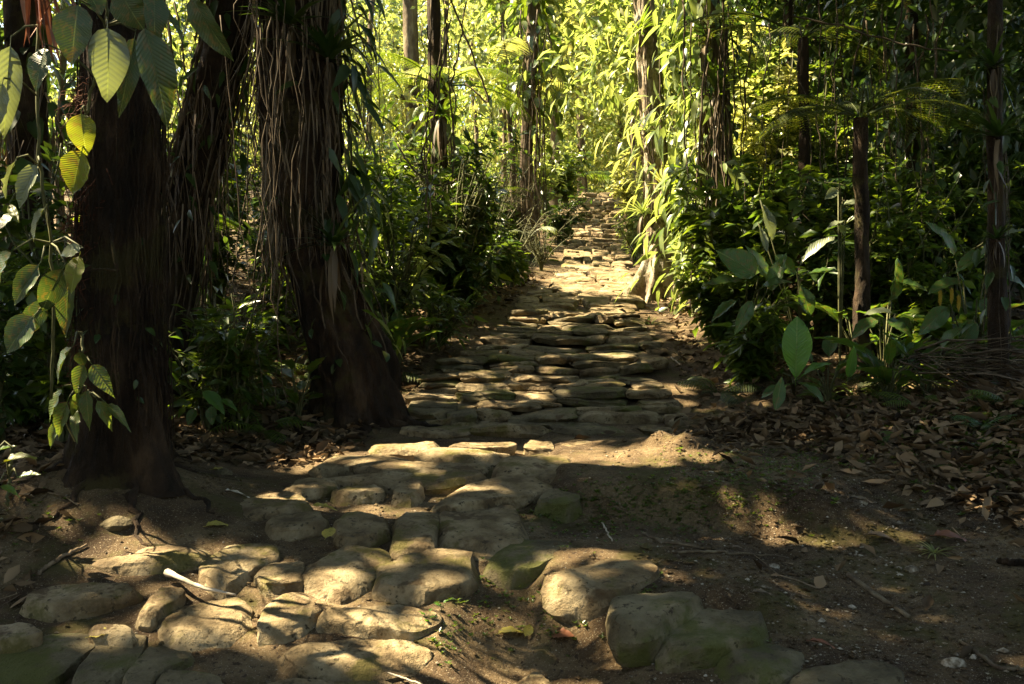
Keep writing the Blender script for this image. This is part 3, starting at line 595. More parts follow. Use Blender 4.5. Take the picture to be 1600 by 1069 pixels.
tD, pD = big_tree('D', 'brown trunk wrapped in hanging roots right of the pale buttressed tree', [(1118, 470), (1118, 300), (1116, 150), (1112, 0)], [.13, .115, .11, .11, .10], 12.5, (.1, .3, 12.5), M_BARKM, None, .08, 5)
tH, pH = big_tree('H', 'slim dark trunk near the right edge carrying bromeliads', [(1562, 500), (1558, 330), (1555, 200), (1558, 0)], [.075, .055, .052, .05, .045], 7.6, (.05, .2, 9), M_BARK, None, .10, 6, sides=18)
tF, pF = big_tree('F', 'brown trunk rising high in the bright foliage above the left undergrowth', [(652, 400), (648, 250), (642, 80), (640, 0)], [.19, .16, .15, .15, .13], 21, (0, .3, 14), M_BARKM, None, .07, 7, sides=20)
tG, pG = big_tree('G', 'short dark trunk behind the bushes left of the upper path', [(694, 440), (690, 330), (686, 230), (680, 120)], [.12, .10, .095, .09, .07], 13.5, (-.1, .2, 8.5), M_BARK, None, .10, 8, sides=20)
tK, pK = big_tree('K', 'dark vine covered trunk left of the path in front of the sunlit leaves', [(825, 370), (822, 250), (828, 120), (835, 0)], [.15, .12, .12, .11, .10], 19., (0, .3, 14), M_BARKM, None, .09, 9, sides=20)
tM, pM = big_tree('M', 'dark trunk deep in the shade right of the tree fern', [(1432, 440), (1428, 250), (1425, 0)], [.09, .075, .07, .06], 11.5, (0, .3, 11), M_BARK, None, .1, 10, sides=20)
tN, pN = big_tree('N', 'dark trunk deep in the shade left of the tree fern', [(1232, 430), (1236, 250), (1232, 0)], [.08, .065, .06, .05], 15., (0, .3, 12), M_BARK, None, .1, 11, sides=20)
tO, pO = big_tree('O', 'dark trunk behind the large leaves at the left picture edge', [(40, 640), (48, 400), (40, 150), (36, 0)], [.22, .16, .15, .15, .14], 8.2, (-.2, .3, 10), M_BARK, [(0, .6, .15, .3)], .1, 12, sides=20)

# roots, dead leaves and rootlets on the trunks
def root_part(key, n, zlo, zhi, r0, off, mat, seed, name='aerial_roots', r=(.004, .010)):
    t, pts, _ = TREES[key]; mb = MB(); strands(mb, RNG(seed), pts, n, zlo, zhi, lambda z: np.full(len(z), r0), off, r); mb.build(name, mat, t, kind='stuff')
root_part('A', 130, .55, 3.8, .205, .02, M_BARK, 41, r=(.002, .006)); root_part('B', 26, .9, 5, .30, .05, M_ROOT, 42, r=(.002, .013))
root_part('I', 60, .5, 5, .17, .09, M_ROOT, 43, r=(.002, .014)); root_part('D', 44, 1.2, 7, .11, .07, M_ROOT, 44, r=(.003, .018)); root_part('F', 40, 1.5, 7, .16, .08, M_ROOT, 45)
root_part('K', 45, 1.8, 8, .12, .16, M_ROOT, 46, r=(.005, .014)); root_part('C', 24, 2.6, 7, .145, .05, M_ROOT, 47); root_part('G', 50, 1., 5, .10, .10, M_ROOT, 48); root_part('H', 14, .9, 4, .05, .02, M_ROOT, 49, r=(.002, .005))
def rootlets():
    rng = RNG(50); mb = MB()
    for _ in range(520):
        z = rng.choice([rng.uniform(1.5, 2.6), rng.uniform(.9, 2.7)]); a = rng.normal(3.7, .35); c = along(pA, np.array([z]))[0]; r = .19
        p = c+np.array([math.cos(a)*r, math.sin(a)*r, 0]); d = np.array([math.cos(a), math.sin(a), -.3]); q = p+d*rng.uniform(.02, .075)+rng.randn(3)*.03; q2 = q+rng.randn(3)*.03-np.array([0, 0, .04])
        tube(mb, [p, q, q2], [.003, .0025, .0015], 3, False)
    mb.build('rootlets', M_RED, tA, kind='stuff')
    mb = MB(); v = [P(174, 350, 5.3), P(176, 385, 5.26), P(181, 410, 5.25), P(184, 424, 5.24)]; tube(mb, v, [.009, .010, .011, .009], 7); tube(mb, [v[-1], P(165, 421, 5.2), P(140, 421, 5.17)], [.009, .008, .006], 6)
    tube(mb, wiggle(P(187, 425, 5.3), P(185, 640, 5.22), 24, .02, rng), .003, 4); mb.build('branch_stub', M_BARK, tA)
rootlets()
def dead_skirt(key, seed, n, zlo, zhi, r0, L, front=True, mat=M_STRAW):
    t, pts, _ = TREES[key]; rng = RNG(seed); n = n*2; z = np.clip(rng.choice(rng.uniform(zlo, zhi, 5), n)+rng.randn(n)*.10*(zhi-zlo), zlo, zhi); a = rng.choice(rng.uniform(3.2, 6.2, 6), n)+rng.randn(n)*.3 if front else rng.uniform(0, 6.28, n); n = len(z); c = along(pts, z)
    c[:, 0] += np.cos(a)*(r0+rng.rand(n)*.10); c[:, 1] += np.sin(a)*(r0+rng.rand(n)*.10); mb = MB(); hanging_straps(mb, rng, c, L*rng.uniform(.5, 1.2, n), .012*rng.uniform(.5, 1.5, n)); mb.build('dead_leaf_skirt', mat, t, kind='stuff')
dead_skirt('B', 61, 130, 2.4, 4.3, .31, .8); dead_skirt('B', 62, 60, 1.8, 2.4, .27, .5); dead_skirt('I', 63, 90, 2.2, 4.2, .2, .6, mat=M_DEAD); dead_skirt('D', 64, 50, 2.5, 5.5, .16, .6); dead_skirt('K', 65, 60, 3, 6.5, .2, .8); dead_skirt('O', 66, 60, 2.4, 4., .16, .6, mat=M_DEAD)

# overhead crowns out of view, added to shade, holes shaped to place sun patches
def canopy():
    rng = RNG(5); N = 82000
    g = np.stack([rng.uniform(-11, 16, N), rng.uniform(-4, 30, N)], 1); g = np.concatenate([g, np.stack([rng.uniform(-6, 8, 34000), rng.uniform(2, 11.3, 34000)], 1)]); N = len(g)
    lim = np.interp(g[:, 1], [9.5, 12, 14, 18, 24, 30], [6.3, 8.0, 9, 12, 17, 19]); n = fbm(g[:, 0]*.5, g[:, 1]*.5, 71)
    back = sstep(10.6, 12.2, g[:, 1]+n*1.0)
    left = sstep(-3.2, -5.0, g[:, 0]+n+2.6*sstep(11.5, 14, g[:, 1]))*(1-.6*sstep(13, 18, g[:, 1])); right = sstep(-.5, .7, g[:, 0]-lim+n*1.5)
    D = np.maximum(1-back*.985, np.maximum(left, right)*.9)
    for px, py, rx, ry in ((935, 335, 1.0, 1.0), (920, 392, 1.0, .7), (860, 330, 1.0, 2.0), (800, 400, .8, 1.5), (690, 380, 1.2, 1.2), (1000, 478, 1.2, .35), (900, 478, 1.2, .3)):  # extra leaf cover over spots meant to lie in shade
        q = gof(G(px, py)); D = np.maximum(D, .9*(1-sstep(.6, 1.3, ((g[:, 0]-q[0])/rx)**2+((g[:, 1]-q[1])/ry)**2)))
    D = D*np.where(g[:, 1] > 28, .4, 1)*np.where(g[:, 1] < 0, .55, 1)
    g = g[rng.rand(N) < D]; N = len(g)
    z = np.where(g[:, 1] > 13, rng.uniform(9, 14, N), rng.uniform(6.3, 10.5, N)); p = np.concatenate([g+z[:, None]*SK, z[:, None]], 1)
    p = p[sunfilter(p, 3, 1, .17, 1)]; N = len(p)
    t = unit(rng.randn(N, 3)*np.array([1, 1, .35])+np.array([0, 0, -.2])); nn = unit(np.array([0, 0, 1.])+rng.randn(N, 3)*.45); L = rng.uniform(.16, .42, N); wv = L*rng.uniform(.4, .6, N)
    keys = ['A', 'B', 'I', 'C', 'D', 'H', 'M', 'N', 'O', 'F']; tops = np.array([TREES[k][1][-1] for k in keys]); own = np.argmin(((p[:, None, :2]-tops[None, :, :2])**2).sum(-1), 1)
    for i, k in enumerate(keys):
        m = own == i
        if m.sum() < 20: continue
        mb = MB(); scatter(mb, LFAR, p[m], t[m], nn[m], L[m], wv[m]); mb.build('crown', M_CANOPY, TREES[k][0], kind='stuff')  # unseen shading leaves, shared out as crowns of the nearest trunks
        mb = MB(); q = p[m]; pt = TREES[k][1]
        for _ in range(16):
            e = q[rng.randint(len(q))]; s = along(pt, np.array([rng.uniform(6.2, pt[-1][2])]))[0]
            b = wiggle(s, e, 8, .3, rng)
            if b[:, 2].min() > 6 and clear(b): tube(mb, b, np.linspace(.06, .012, 8), 5)
        if mb.n: mb.build('limb', M_BARKM, TREES[k][0])
canopy()

def where(px):
    for lim, w in ((60, 'at the left picture edge'), (120, 'left of the massive left trunk'), (250, 'behind the massive left trunk'), (320, 'between the massive trunk and the shaggy trunk'), (400, 'behind the shaggy leaning trunk'), (560, 'behind the thick leaning trunk'), (620, 'just right of the thick leaning trunk'), (665, 'left of the short dark trunk'), (720, 'around the short dark trunk'), (790, 'left of the vine covered trunk'), (850, 'around the vine covered trunk'), (1000, 'beside the upper steps'), (1055, 'behind the pale trunk'), (1140, 'around the root hung trunk'), (1220, 'just right of the root hung trunk'), (1320, 'left of the tree fern'), (1390, 'under the tree fern'), (1470, 'just right of the tree fern'), (1540, 'left of the slim right trunk'), (1590, 'behind the slim right trunk')):
        if px < lim: return w
    return 'at the right picture edge'
def slabel(px, Y, H, L, mat, d0, d1):
    return ('low ' if H < 1 else 'tall ' if H > 1.8 else 'waist high ')+('small leaved ' if L < .14 else 'large leaved ' if L > .175 else '')+('dark' if mat is M_DARK else 'light' if mat is M_BRIGHT else 'green')+' shrub '+where(px)+(', in front' if Y < d0 else ', far back' if Y > d1 else '')
# ------------------------------------------------------------------ leafy trees that close the view, lit from above
def leafy_tree(px, Y, H, cz, rad, nc, m, L, mat, label, group=None, seed=0, r0=.05, tm=LFAR, spread=.5, wl=.48, soft=1.0, hollow=.35, coff=(0, 0)):
    rng = RNG(seed); b = foot(px, 0, Y); t = thing('tree', label, 'tree', b, group); top = b+np.array([rng.uniform(-.4, .4), rng.uniform(-.3, .3), H])
    pts = wiggle(b-np.array([0, 0, .1]), top, 10, .22, rng); mb = MB(); trunk(mb, pts, [r0*1.5, r0, r0*.9, r0*.6], 10, 24, .08, None, seed); mb.build('trunk', M_BARKM, t)
    c = b+np.array([coff[0], coff[1], cz]); mb = MB(); limbs(mb, rng, pts[6], c, rad, 10, r0*.4); mb.build('limb', M_BARKM, t)
    p, tt, n = crown_points(rng, c, rad, nc, m, spread, hollow); k = sunfilter(p, seed, soft, .09, .6)&(p[:, 2] > height(p[:, 0], p[:, 1], False)+.15); cc = np.interp(p[:, 1], PY_, PC_); hw = np.interp(p[:, 1], PY_, PH_); zp = np.interp(p[:, 1], PTY, PTZ)
    k &= ~((np.abs(p[:, 0]-cc) < hw+.25)&(p[:, 2]-zp < 2.8)&(p[:, 1] < 29))
    p, tt, n = p[k], tt[k], n[k]; L_ = L*rng.uniform(.6, 1.25, len(p)); mb = MB(); scatter(mb, tm, p, tt, n, L_, L_*wl*rng.uniform(.8, 1.2, len(p))); mb.build('crown', mat, t, kind='stuff'); return t
GL = 'sunlit trees left of the upper path'; LL = 'sunlit leafy tree in the bright wall of foliage left of the upper path'
k = 0
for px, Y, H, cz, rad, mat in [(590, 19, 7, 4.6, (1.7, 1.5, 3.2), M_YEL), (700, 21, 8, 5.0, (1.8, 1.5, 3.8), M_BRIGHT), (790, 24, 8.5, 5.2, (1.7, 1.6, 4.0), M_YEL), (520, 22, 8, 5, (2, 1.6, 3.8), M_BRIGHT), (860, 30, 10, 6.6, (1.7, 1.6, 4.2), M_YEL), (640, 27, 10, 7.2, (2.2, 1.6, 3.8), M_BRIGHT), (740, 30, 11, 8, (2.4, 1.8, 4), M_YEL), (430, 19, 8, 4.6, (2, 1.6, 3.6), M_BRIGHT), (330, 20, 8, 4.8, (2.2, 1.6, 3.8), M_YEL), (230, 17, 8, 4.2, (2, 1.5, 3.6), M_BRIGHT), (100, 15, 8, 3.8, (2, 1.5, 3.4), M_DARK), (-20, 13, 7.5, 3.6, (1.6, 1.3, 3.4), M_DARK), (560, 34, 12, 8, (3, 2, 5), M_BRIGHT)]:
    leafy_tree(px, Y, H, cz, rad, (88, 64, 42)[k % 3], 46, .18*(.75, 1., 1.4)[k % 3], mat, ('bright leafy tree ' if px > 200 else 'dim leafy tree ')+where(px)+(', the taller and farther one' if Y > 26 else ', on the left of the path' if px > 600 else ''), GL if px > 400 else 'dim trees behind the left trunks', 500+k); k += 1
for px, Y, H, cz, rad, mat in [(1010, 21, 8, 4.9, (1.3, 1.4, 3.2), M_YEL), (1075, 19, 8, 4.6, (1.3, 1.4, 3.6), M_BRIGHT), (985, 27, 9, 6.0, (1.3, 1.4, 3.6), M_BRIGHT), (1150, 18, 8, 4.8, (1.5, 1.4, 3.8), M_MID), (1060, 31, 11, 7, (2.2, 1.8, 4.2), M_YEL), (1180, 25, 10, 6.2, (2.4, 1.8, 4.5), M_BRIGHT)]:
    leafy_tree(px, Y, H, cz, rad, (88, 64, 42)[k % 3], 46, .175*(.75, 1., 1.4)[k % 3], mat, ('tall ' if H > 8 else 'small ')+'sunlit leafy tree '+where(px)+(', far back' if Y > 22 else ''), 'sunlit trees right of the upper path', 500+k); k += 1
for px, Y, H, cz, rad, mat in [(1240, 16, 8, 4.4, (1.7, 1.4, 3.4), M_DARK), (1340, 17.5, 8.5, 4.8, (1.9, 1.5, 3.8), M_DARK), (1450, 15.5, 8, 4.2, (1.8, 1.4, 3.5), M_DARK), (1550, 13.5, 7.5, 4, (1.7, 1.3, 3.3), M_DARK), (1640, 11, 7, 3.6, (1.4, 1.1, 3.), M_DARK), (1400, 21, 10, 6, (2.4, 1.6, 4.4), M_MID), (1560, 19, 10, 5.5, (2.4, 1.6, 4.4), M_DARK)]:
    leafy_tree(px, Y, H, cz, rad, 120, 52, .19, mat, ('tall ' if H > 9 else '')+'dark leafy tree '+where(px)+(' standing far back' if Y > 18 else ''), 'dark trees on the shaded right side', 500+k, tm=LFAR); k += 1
leafy_tree(1016, 16.8, 5.5, 3.9, (.75, .8, 1.7), 42, 36, .26, M_BRIGHT, 'small tree with long pale glossy leaves reaching over the path in front of the crest', None, 601, .05, LF2, .35, .36, coff=(-.55, 0))
leafy_tree(1024, 20.5, 7.5, 5.4, (1.1, .9, 2.2), 46, 36, .28, M_YEL, 'small tree with large yellow green leaves left of the pale trunk', None, 602, .06, LF2, .4, .4, coff=(-.9, 0))
leafy_tree(812, 22, 7, 4.6, (.9, .9, 2.2), 46, 36, .30, M_BRIGHT, 'tree with large pale glossy leaves catching full sun left of the path', None, 603, .06, LF2, .4, .5)
leafy_tree(868, 26, 7, 5.2, (1.2, .9, 2.2), 80, 44, .2, M_DARK, 'tree coloured dark to stand for the shaded hollow left of the upper steps', None, 604, .1)  # dark leaf colour stands for the shaded hollow under the canopy
# far trees beyond the crest share three crowns
def far_trees():
    protos = []
    for q, mat in enumerate((M_YEL, M_BRIGHT, M_YEL)):
        rng = RNG(800+q); t = thing('tree', 'bright sunlit tree beyond the top of the steps', 'tree', (0, 0, 0), 'far trees beyond the crest')
        mb = MB(); trunk(mb, wiggle((0, 0, -.3), (0, 0, 8), 8, .3, rng), [.2, .14, .1, .05], 8, 14, .05); mb.build('trunk', M_BARKM, t)
        p, tt, n = crown_points(rng, (0, 0, 5.4), (2.7, 2.4, 5.2), 125, 46, .6, .3); k = p[:, 2] > .1; L = .20*rng.uniform(.6, 1.3, k.sum()); mb = MB(); scatter(mb, LFAR, p[k], tt[k], n[k], L, L*.5); mb.build('crown', mat, t, kind='stuff'); protos.append(t)
    rng = RNG(9); first = [1, 1, 1]
    spots = [(850, 37), (915, 34), (975, 36), (1040, 38), (790, 36), (900, 44), (960, 46), (830, 46), (700, 40), (1100, 40), (1180, 36), (620, 42), (1010, 50), (760, 52), (880, 56), (940, 58), (520, 42), (420, 38), (1280, 34), (1380, 32), (310, 34), (190, 30), (70, 27), (1480, 30), (1590, 26), (650, 56), (1120, 54), (480, 54), (1300, 50)]
    for i, (px, Y) in enumerate(spots):
        x = (px-800)/F*Y; z = float(height(x, Y)); q = i % 3; flab = ('bright' if 500 < px < 1200 else 'dim')+' tree beyond the crest, seen '+where(px)+(', very far' if Y > 45 else ''); s = rng.uniform(.85, 1.25)*(1+.012*(Y-34)); loc = (x, Y, z-.2)
        if first[q]: o = protos[q]; o['label'] = flab; o.location = loc; o.rotation_euler = (0, 0, rng.rand()*6); o.scale = (s, s, s); first[q] = 0
        else: dup(protos[q], loc, rng.rand()*6, s, flab)
far_trees()
# the wooded slope that closes everything far behind, and an unseen leaf ring added to block light
def masses():
    rng = RNG(12); N = 60000; x = rng.uniform(-75, 75, N); y = rng.uniform(62, 82, N); z = height(x, y, False)+rng.rand(N)**.8*(6+3*vnoise(x*.12, y*.1, 4)); z += 0
    p = np.stack([x, y, z], 1); mb = MB(); L = rng.uniform(.7, 1.5, N); scatter(mb, LFAR, p, unit(rng.randn(N, 3)+np.array([0, 0, -.4])), unit(np.array([-.2, -.3, 1.])+rng.randn(N, 3)*.5), L, L*.6)
    tag(mb.build('distant_forest', M_YEL), kind='stuff')
    N = 42000; a = rng.uniform(2.6, 6.8, N); r = rng.uniform(9, 15, N); p = np.stack([np.cos(a)*r, np.sin(a)*r+2, rng.uniform(-.3, 9.5, N)], 1); k = (p[:, 1] < 7.5)&~((p[:, 1] > 5)&(np.abs(p[:, 0]) < 6.5)); p = p[k]; p = p[sunfilter(p, 77, 1, .22, 1)]; N = len(p)
    mb = MB(); L = rng.uniform(.2, .5, N); scatter(mb, LFAR, p, unit(rng.randn(N, 3)+np.array([0, 0, -.4])), unit(np.array([0, 0, 1.])+rng.randn(N, 3)*.7), L, L*.5); tag(mb.build('unseen_leaf_screen', M_CANOPY), kind='stuff')
masses()

# ------------------------------------------------------------------ shrubs of the undergrowth
k = 0
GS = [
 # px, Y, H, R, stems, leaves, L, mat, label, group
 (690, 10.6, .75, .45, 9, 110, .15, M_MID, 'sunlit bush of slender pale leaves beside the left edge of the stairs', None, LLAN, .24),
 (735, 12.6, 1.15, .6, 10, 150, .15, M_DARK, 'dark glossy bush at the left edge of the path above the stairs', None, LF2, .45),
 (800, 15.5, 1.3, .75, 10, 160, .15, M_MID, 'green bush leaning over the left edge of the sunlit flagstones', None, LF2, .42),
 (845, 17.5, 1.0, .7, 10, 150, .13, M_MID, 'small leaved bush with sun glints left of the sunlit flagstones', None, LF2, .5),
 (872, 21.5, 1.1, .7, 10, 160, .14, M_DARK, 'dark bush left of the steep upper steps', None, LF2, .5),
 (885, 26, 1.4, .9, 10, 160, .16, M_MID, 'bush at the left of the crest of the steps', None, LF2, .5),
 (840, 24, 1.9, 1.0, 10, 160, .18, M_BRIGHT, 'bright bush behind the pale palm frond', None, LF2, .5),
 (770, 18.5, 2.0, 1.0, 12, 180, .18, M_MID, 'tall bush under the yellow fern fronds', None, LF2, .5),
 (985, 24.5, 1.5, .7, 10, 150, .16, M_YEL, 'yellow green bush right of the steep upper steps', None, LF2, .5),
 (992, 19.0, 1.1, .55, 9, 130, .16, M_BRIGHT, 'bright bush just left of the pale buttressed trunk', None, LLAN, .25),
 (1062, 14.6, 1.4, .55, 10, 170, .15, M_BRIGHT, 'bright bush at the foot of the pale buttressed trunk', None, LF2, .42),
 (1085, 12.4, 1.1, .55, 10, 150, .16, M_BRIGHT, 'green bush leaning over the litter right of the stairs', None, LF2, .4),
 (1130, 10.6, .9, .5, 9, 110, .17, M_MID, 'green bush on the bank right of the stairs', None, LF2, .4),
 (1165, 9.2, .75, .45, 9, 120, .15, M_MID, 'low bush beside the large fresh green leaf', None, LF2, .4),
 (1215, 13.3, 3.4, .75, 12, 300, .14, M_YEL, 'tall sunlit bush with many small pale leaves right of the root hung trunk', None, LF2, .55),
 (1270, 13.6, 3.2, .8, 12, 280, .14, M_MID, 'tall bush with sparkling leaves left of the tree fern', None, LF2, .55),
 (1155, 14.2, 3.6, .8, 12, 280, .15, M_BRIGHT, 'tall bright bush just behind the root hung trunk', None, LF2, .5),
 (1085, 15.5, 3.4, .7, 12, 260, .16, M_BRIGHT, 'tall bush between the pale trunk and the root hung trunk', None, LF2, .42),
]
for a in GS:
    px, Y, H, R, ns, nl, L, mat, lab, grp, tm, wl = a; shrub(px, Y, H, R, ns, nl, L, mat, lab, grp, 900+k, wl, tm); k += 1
rng = RNG(21)
def scattershrubs(n, pick, group, seed, mats, d0, d1):
    for i in range(n):
        px, Y, H, R_, ns, nl, L = pick(); m = mats[i % len(mats)]; shrub(px, Y, H, R_, ns, nl, L, m, slabel(px, Y, H, L, m, d0, d1), group, seed+i, rng.uniform(.32, .54), LF2)
def pick_left():
    px = rng.uniform(585, 840); Y = rng.uniform(10.5, 20); c = np.interp(Y, PY_, PC_)-np.interp(Y, PY_, PH_)-.7; x = min((px-800)/F*Y, c-.2); return 800+x/Y*F, Y, rng.uniform(.8, 2.4), rng.uniform(.5, .9), 9, rng.randint(110, 190), rng.uniform(.12, .2)
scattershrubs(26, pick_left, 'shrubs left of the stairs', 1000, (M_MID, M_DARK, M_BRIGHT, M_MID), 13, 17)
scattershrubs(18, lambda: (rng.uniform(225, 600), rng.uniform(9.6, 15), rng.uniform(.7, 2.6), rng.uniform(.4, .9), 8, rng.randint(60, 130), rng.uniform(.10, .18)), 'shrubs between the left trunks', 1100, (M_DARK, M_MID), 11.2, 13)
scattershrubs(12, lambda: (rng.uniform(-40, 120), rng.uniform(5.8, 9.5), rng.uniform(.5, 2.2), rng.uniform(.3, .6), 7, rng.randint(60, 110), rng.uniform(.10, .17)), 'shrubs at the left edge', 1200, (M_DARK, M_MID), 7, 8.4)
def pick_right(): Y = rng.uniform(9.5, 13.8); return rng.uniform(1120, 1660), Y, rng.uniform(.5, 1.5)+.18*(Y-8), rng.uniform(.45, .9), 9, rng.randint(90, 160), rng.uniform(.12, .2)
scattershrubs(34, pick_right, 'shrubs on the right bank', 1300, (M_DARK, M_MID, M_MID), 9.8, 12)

# ------------------------------------------------------------------ leaves climbing up trunks
def climb(key, seed, n, zlo, zhi, r0, off, L, mat, tm=LF4, wl=.4, side=None, name='climbing_leaves'):
    t, pts, _ = TREES[key]; rng = RNG(seed); z = rng.uniform(zlo, zhi, n); a = rng.uniform(0, 6.283, n) if side is None else rng.normal(side[0], side[1], n)
    c = along(pts, z); o = r0+off*rng.rand(n)**1.4; d = np.stack([np.cos(a), np.sin(a), np.zeros(n)], 1); p = c+d*o[:, None]; k = sunfilter(p, seed); p, d = p[k], d[k]; n = len(p)
    tt = unit(d*.7+np.array([0, 0, -.75])+rng.randn(n, 3)*.35); nn = unit(d*.6+np.array([0, 0, .8])+rng.randn(n, 3)*.3); LL = L*rng.uniform(.5, 1.25, n); mb = MB(); scatter(mb, tm, p, tt, nn, LL, LL*wl)
    for q in range(0, n, 9): tube(mb, [p[q], p[q]-d[q]*.12-np.array([0, 0, .15]), p[q]-d[q]*.2-np.array([0, 0, .4])], .005, 3, False)
    mb.build(name, mat, t, kind='stuff')
climb('C', 71, 50, 3.0, 6.6, .15, .6, .28, M_YEL, LLAN, .26, (2.7, .6)); climb('C', 72, 110, 1.9, 6.4, .16, .7, .26, M_BRIGHT, LF4, .36, (.4, .55))
climb('D', 73, 420, 1.4, 5.8, .15, .95, .32, M_BRIGHT, LLAN, .28, (3.3, .9)); climb('D', 74, 170, 2.2, 6.0, .15, .5, .22, M_DARK, LF4, .4); climb('D', 75, 120, 1.6, 3.4, .15, .5, .22, M_BRIGHT, LF4, .4, (2.8, .8))
climb('K', 76, 560, 2., 8.5, .13, .8, .28, M_MID, LF4, .5); climb('K', 77, 120, 3.5, 8.2, .16, .9, .3, M_BRIGHT, LF4, .55); climb('F', 78, 330, 1.8, 7, .16, .7, .24, M_YEL, LF4, .5); climb('F', 79, 160, 2., 5, .16, .8, .26, M_MID, LF4, .5)
climb('G', 80, 300, 1.6, 4.9, .10, .65, .2, M_MID, LF4, .5); climb('B', 88, 90, 1.0, 4.6, .29, .14, .13, M_DARK, LF4, .5); climb('B', 81, 150, 2.2, 4.5, .30, .32, .34, M_DARK, LLAN, .26, (-.15, .35)); climb('B', 82, 26, 1.2, 2., .26, .3, .24, M_MID, LLAN, .3, (-.3, .5)); climb('I', 83, 220, .9, 4.6, .17, .4, .2, M_DARK, LLAN, .3)
climb('M', 84, 330, 1.0, 5, .07, .55, .22, M_DARK, LF4, .45); climb('N', 85, 420, 1.8, 6.5, .06, .75, .2, M_MID, LF4, .5); climb('A', 89, 60, .8, 3.2, .19, .08, .08, M_DARK, LF4, .5); climb('O', 86, 120, 1.2, 4.2, .15, .5, .28, M_DARK, LF4, .5); climb('H', 87, 40, .9, 3.4, .05, .18, .14, M_DARK, LF4, .4)

# ------------------------------------------------------------------ bromeliads on the trunks
for px, py, Y, sz, m, lab in [(522, 385, 7.95, .52, M_DARK, 'dark green bromeliad with straw coloured dead leaves low on the leaning trunk'), (515, 95, 8.0, .55, M_DARK, 'bromeliad with straight dark leaves high on the right side of the leaning trunk'), (455, 40, 7.95, .5, M_DARK, 'bromeliad at the very top of the leaning trunk'),
        (1034, 292, 14.0, .42, M_YEL, 'bright yellow green bromeliad halfway up the pale trunk'), (1004, 335, 14.0, .40, M_BRIGHT, 'bromeliad with bright arching leaves on the left of the pale trunk'), (1010, 205, 14.0, .36, M_BRIGHT, 'bromeliad in the sun where the pale trunk bends'), (1000, 50, 14.0, .42, M_MID, 'spiky yellow bromeliad near the top of the pale trunk'),
        (1120, 145, 12.25, .6, M_MID, 'green bromeliad in a tuft of moss on the root hung trunk'), (1100, 60, 12.25, .5, M_DARK, 'dark bromeliad high on the root hung trunk'), (1560, 215, 7.5, .42, M_DARK, 'large dark bromeliad on the slim trunk near the right edge'), (1552, 105, 7.5, .3, M_DARK, 'small bromeliad high on the slim trunk near the right edge'), (1558, 375, 7.5, .26, M_DARK, 'small bromeliad low on the slim trunk near the right edge'), (690, 180, 12.4, .5, M_MID, 'bromeliad on the short dark trunk left of the path')]:
    bromeliad(P(px, py, Y), sz, m, lab, int(px+py), n=30, dead=10 if Y > 7.6 else 4, up=1.05)

# ------------------------------------------------------------------ single large leaves as parts
BIGM = {}
def big_leaf_mesh(shape, mat, v):
    key = (shape, mat.name, v)
    if key not in BIGM:
        rg = RNG(v*7+3); mb = MB(); V, T, U = blade(12, shape, rg.uniform(.10, .22), rg.uniform(.10, .30), .022, v); mb.add(V, T, U)
        tube(mb, [(-.12, 0, .01), (.3, 0, -.022), (.6, 0, -.07)], [.013, .010, .005], 5); BIGM[key] = mb.mesh('leaf', mat)
    return BIGM[key]
def big_leaf(parent, base, tip, width, shape, mat, v, face=(0, -1, .3), label=None):
    base = np.asarray(base, float); tip = np.asarray(tip, float); ax = tip-base; L = np.linalg.norm(ax); t = ax/L; n = np.asarray(face, float); n = unit(n-(n@t)*t); b = np.cross(n, t)
    M = Matrix(((t[0]*L, b[0]*width, n[0]*L, base[0]), (t[1]*L, b[1]*width, n[1]*L, base[1]), (t[2]*L, b[2]*width, n[2]*L, base[2]), (0, 0, 0, 1)))
    o = bpy.data.objects.new('leaf', big_leaf_mesh(shape, mat, v)); COL.objects.link(o); o.parent = parent; o.matrix_basis = Matrix.Translation(-parent.location)@M
    if label: o['label'] = label
    return o
def leafy_climber(label, loc, spec, stems, shape, name='climbing_plant', cat='climbing plant', group=None):
    """spec: base px, tip px, width px, depth, material, facing"""
    t = thing(name, label, cat, loc, group); mb = MB(); rg = RNG(len(spec)*3+1)
    for k, (bx, by, tx, ty, w, Y, mat, fc) in enumerate(spec):
        dy = rg.uniform(-.06, .06); b = P(bx, by, Y+dy); e = P(tx, ty, Y+dy+rg.uniform(-.10, .05)); big_leaf(t, b, e, w/F*Y, shape, mat, k % 4, fc)
        q = min(stems, key=lambda s: abs(s[0]-bx)+.7*abs(s[1]-by)); e2 = P(q[0], q[1], q[2]); mid = (b+e2)/2+np.array([0, 0, .04]); tube(mb, [e2, mid, b+(b-e)*.1], [.006, .005, .004], 4)
    st = np.array([P(*s) for s in stems]); tube(mb, np.stack([np.interp(np.linspace(0, 1, 30), np.linspace(0, 1, len(st)), st[:, k]) for k in range(3)], 1)+rg.randn(30, 3)*.004, .008, 5)
    mb.build('stem', M_STEM, t); return t
FCAM = (0, -1, .35); FUP = (-.2, -.45, 1); FL = (-.5, -.8, .4); FR = (.5, -.8, .4)
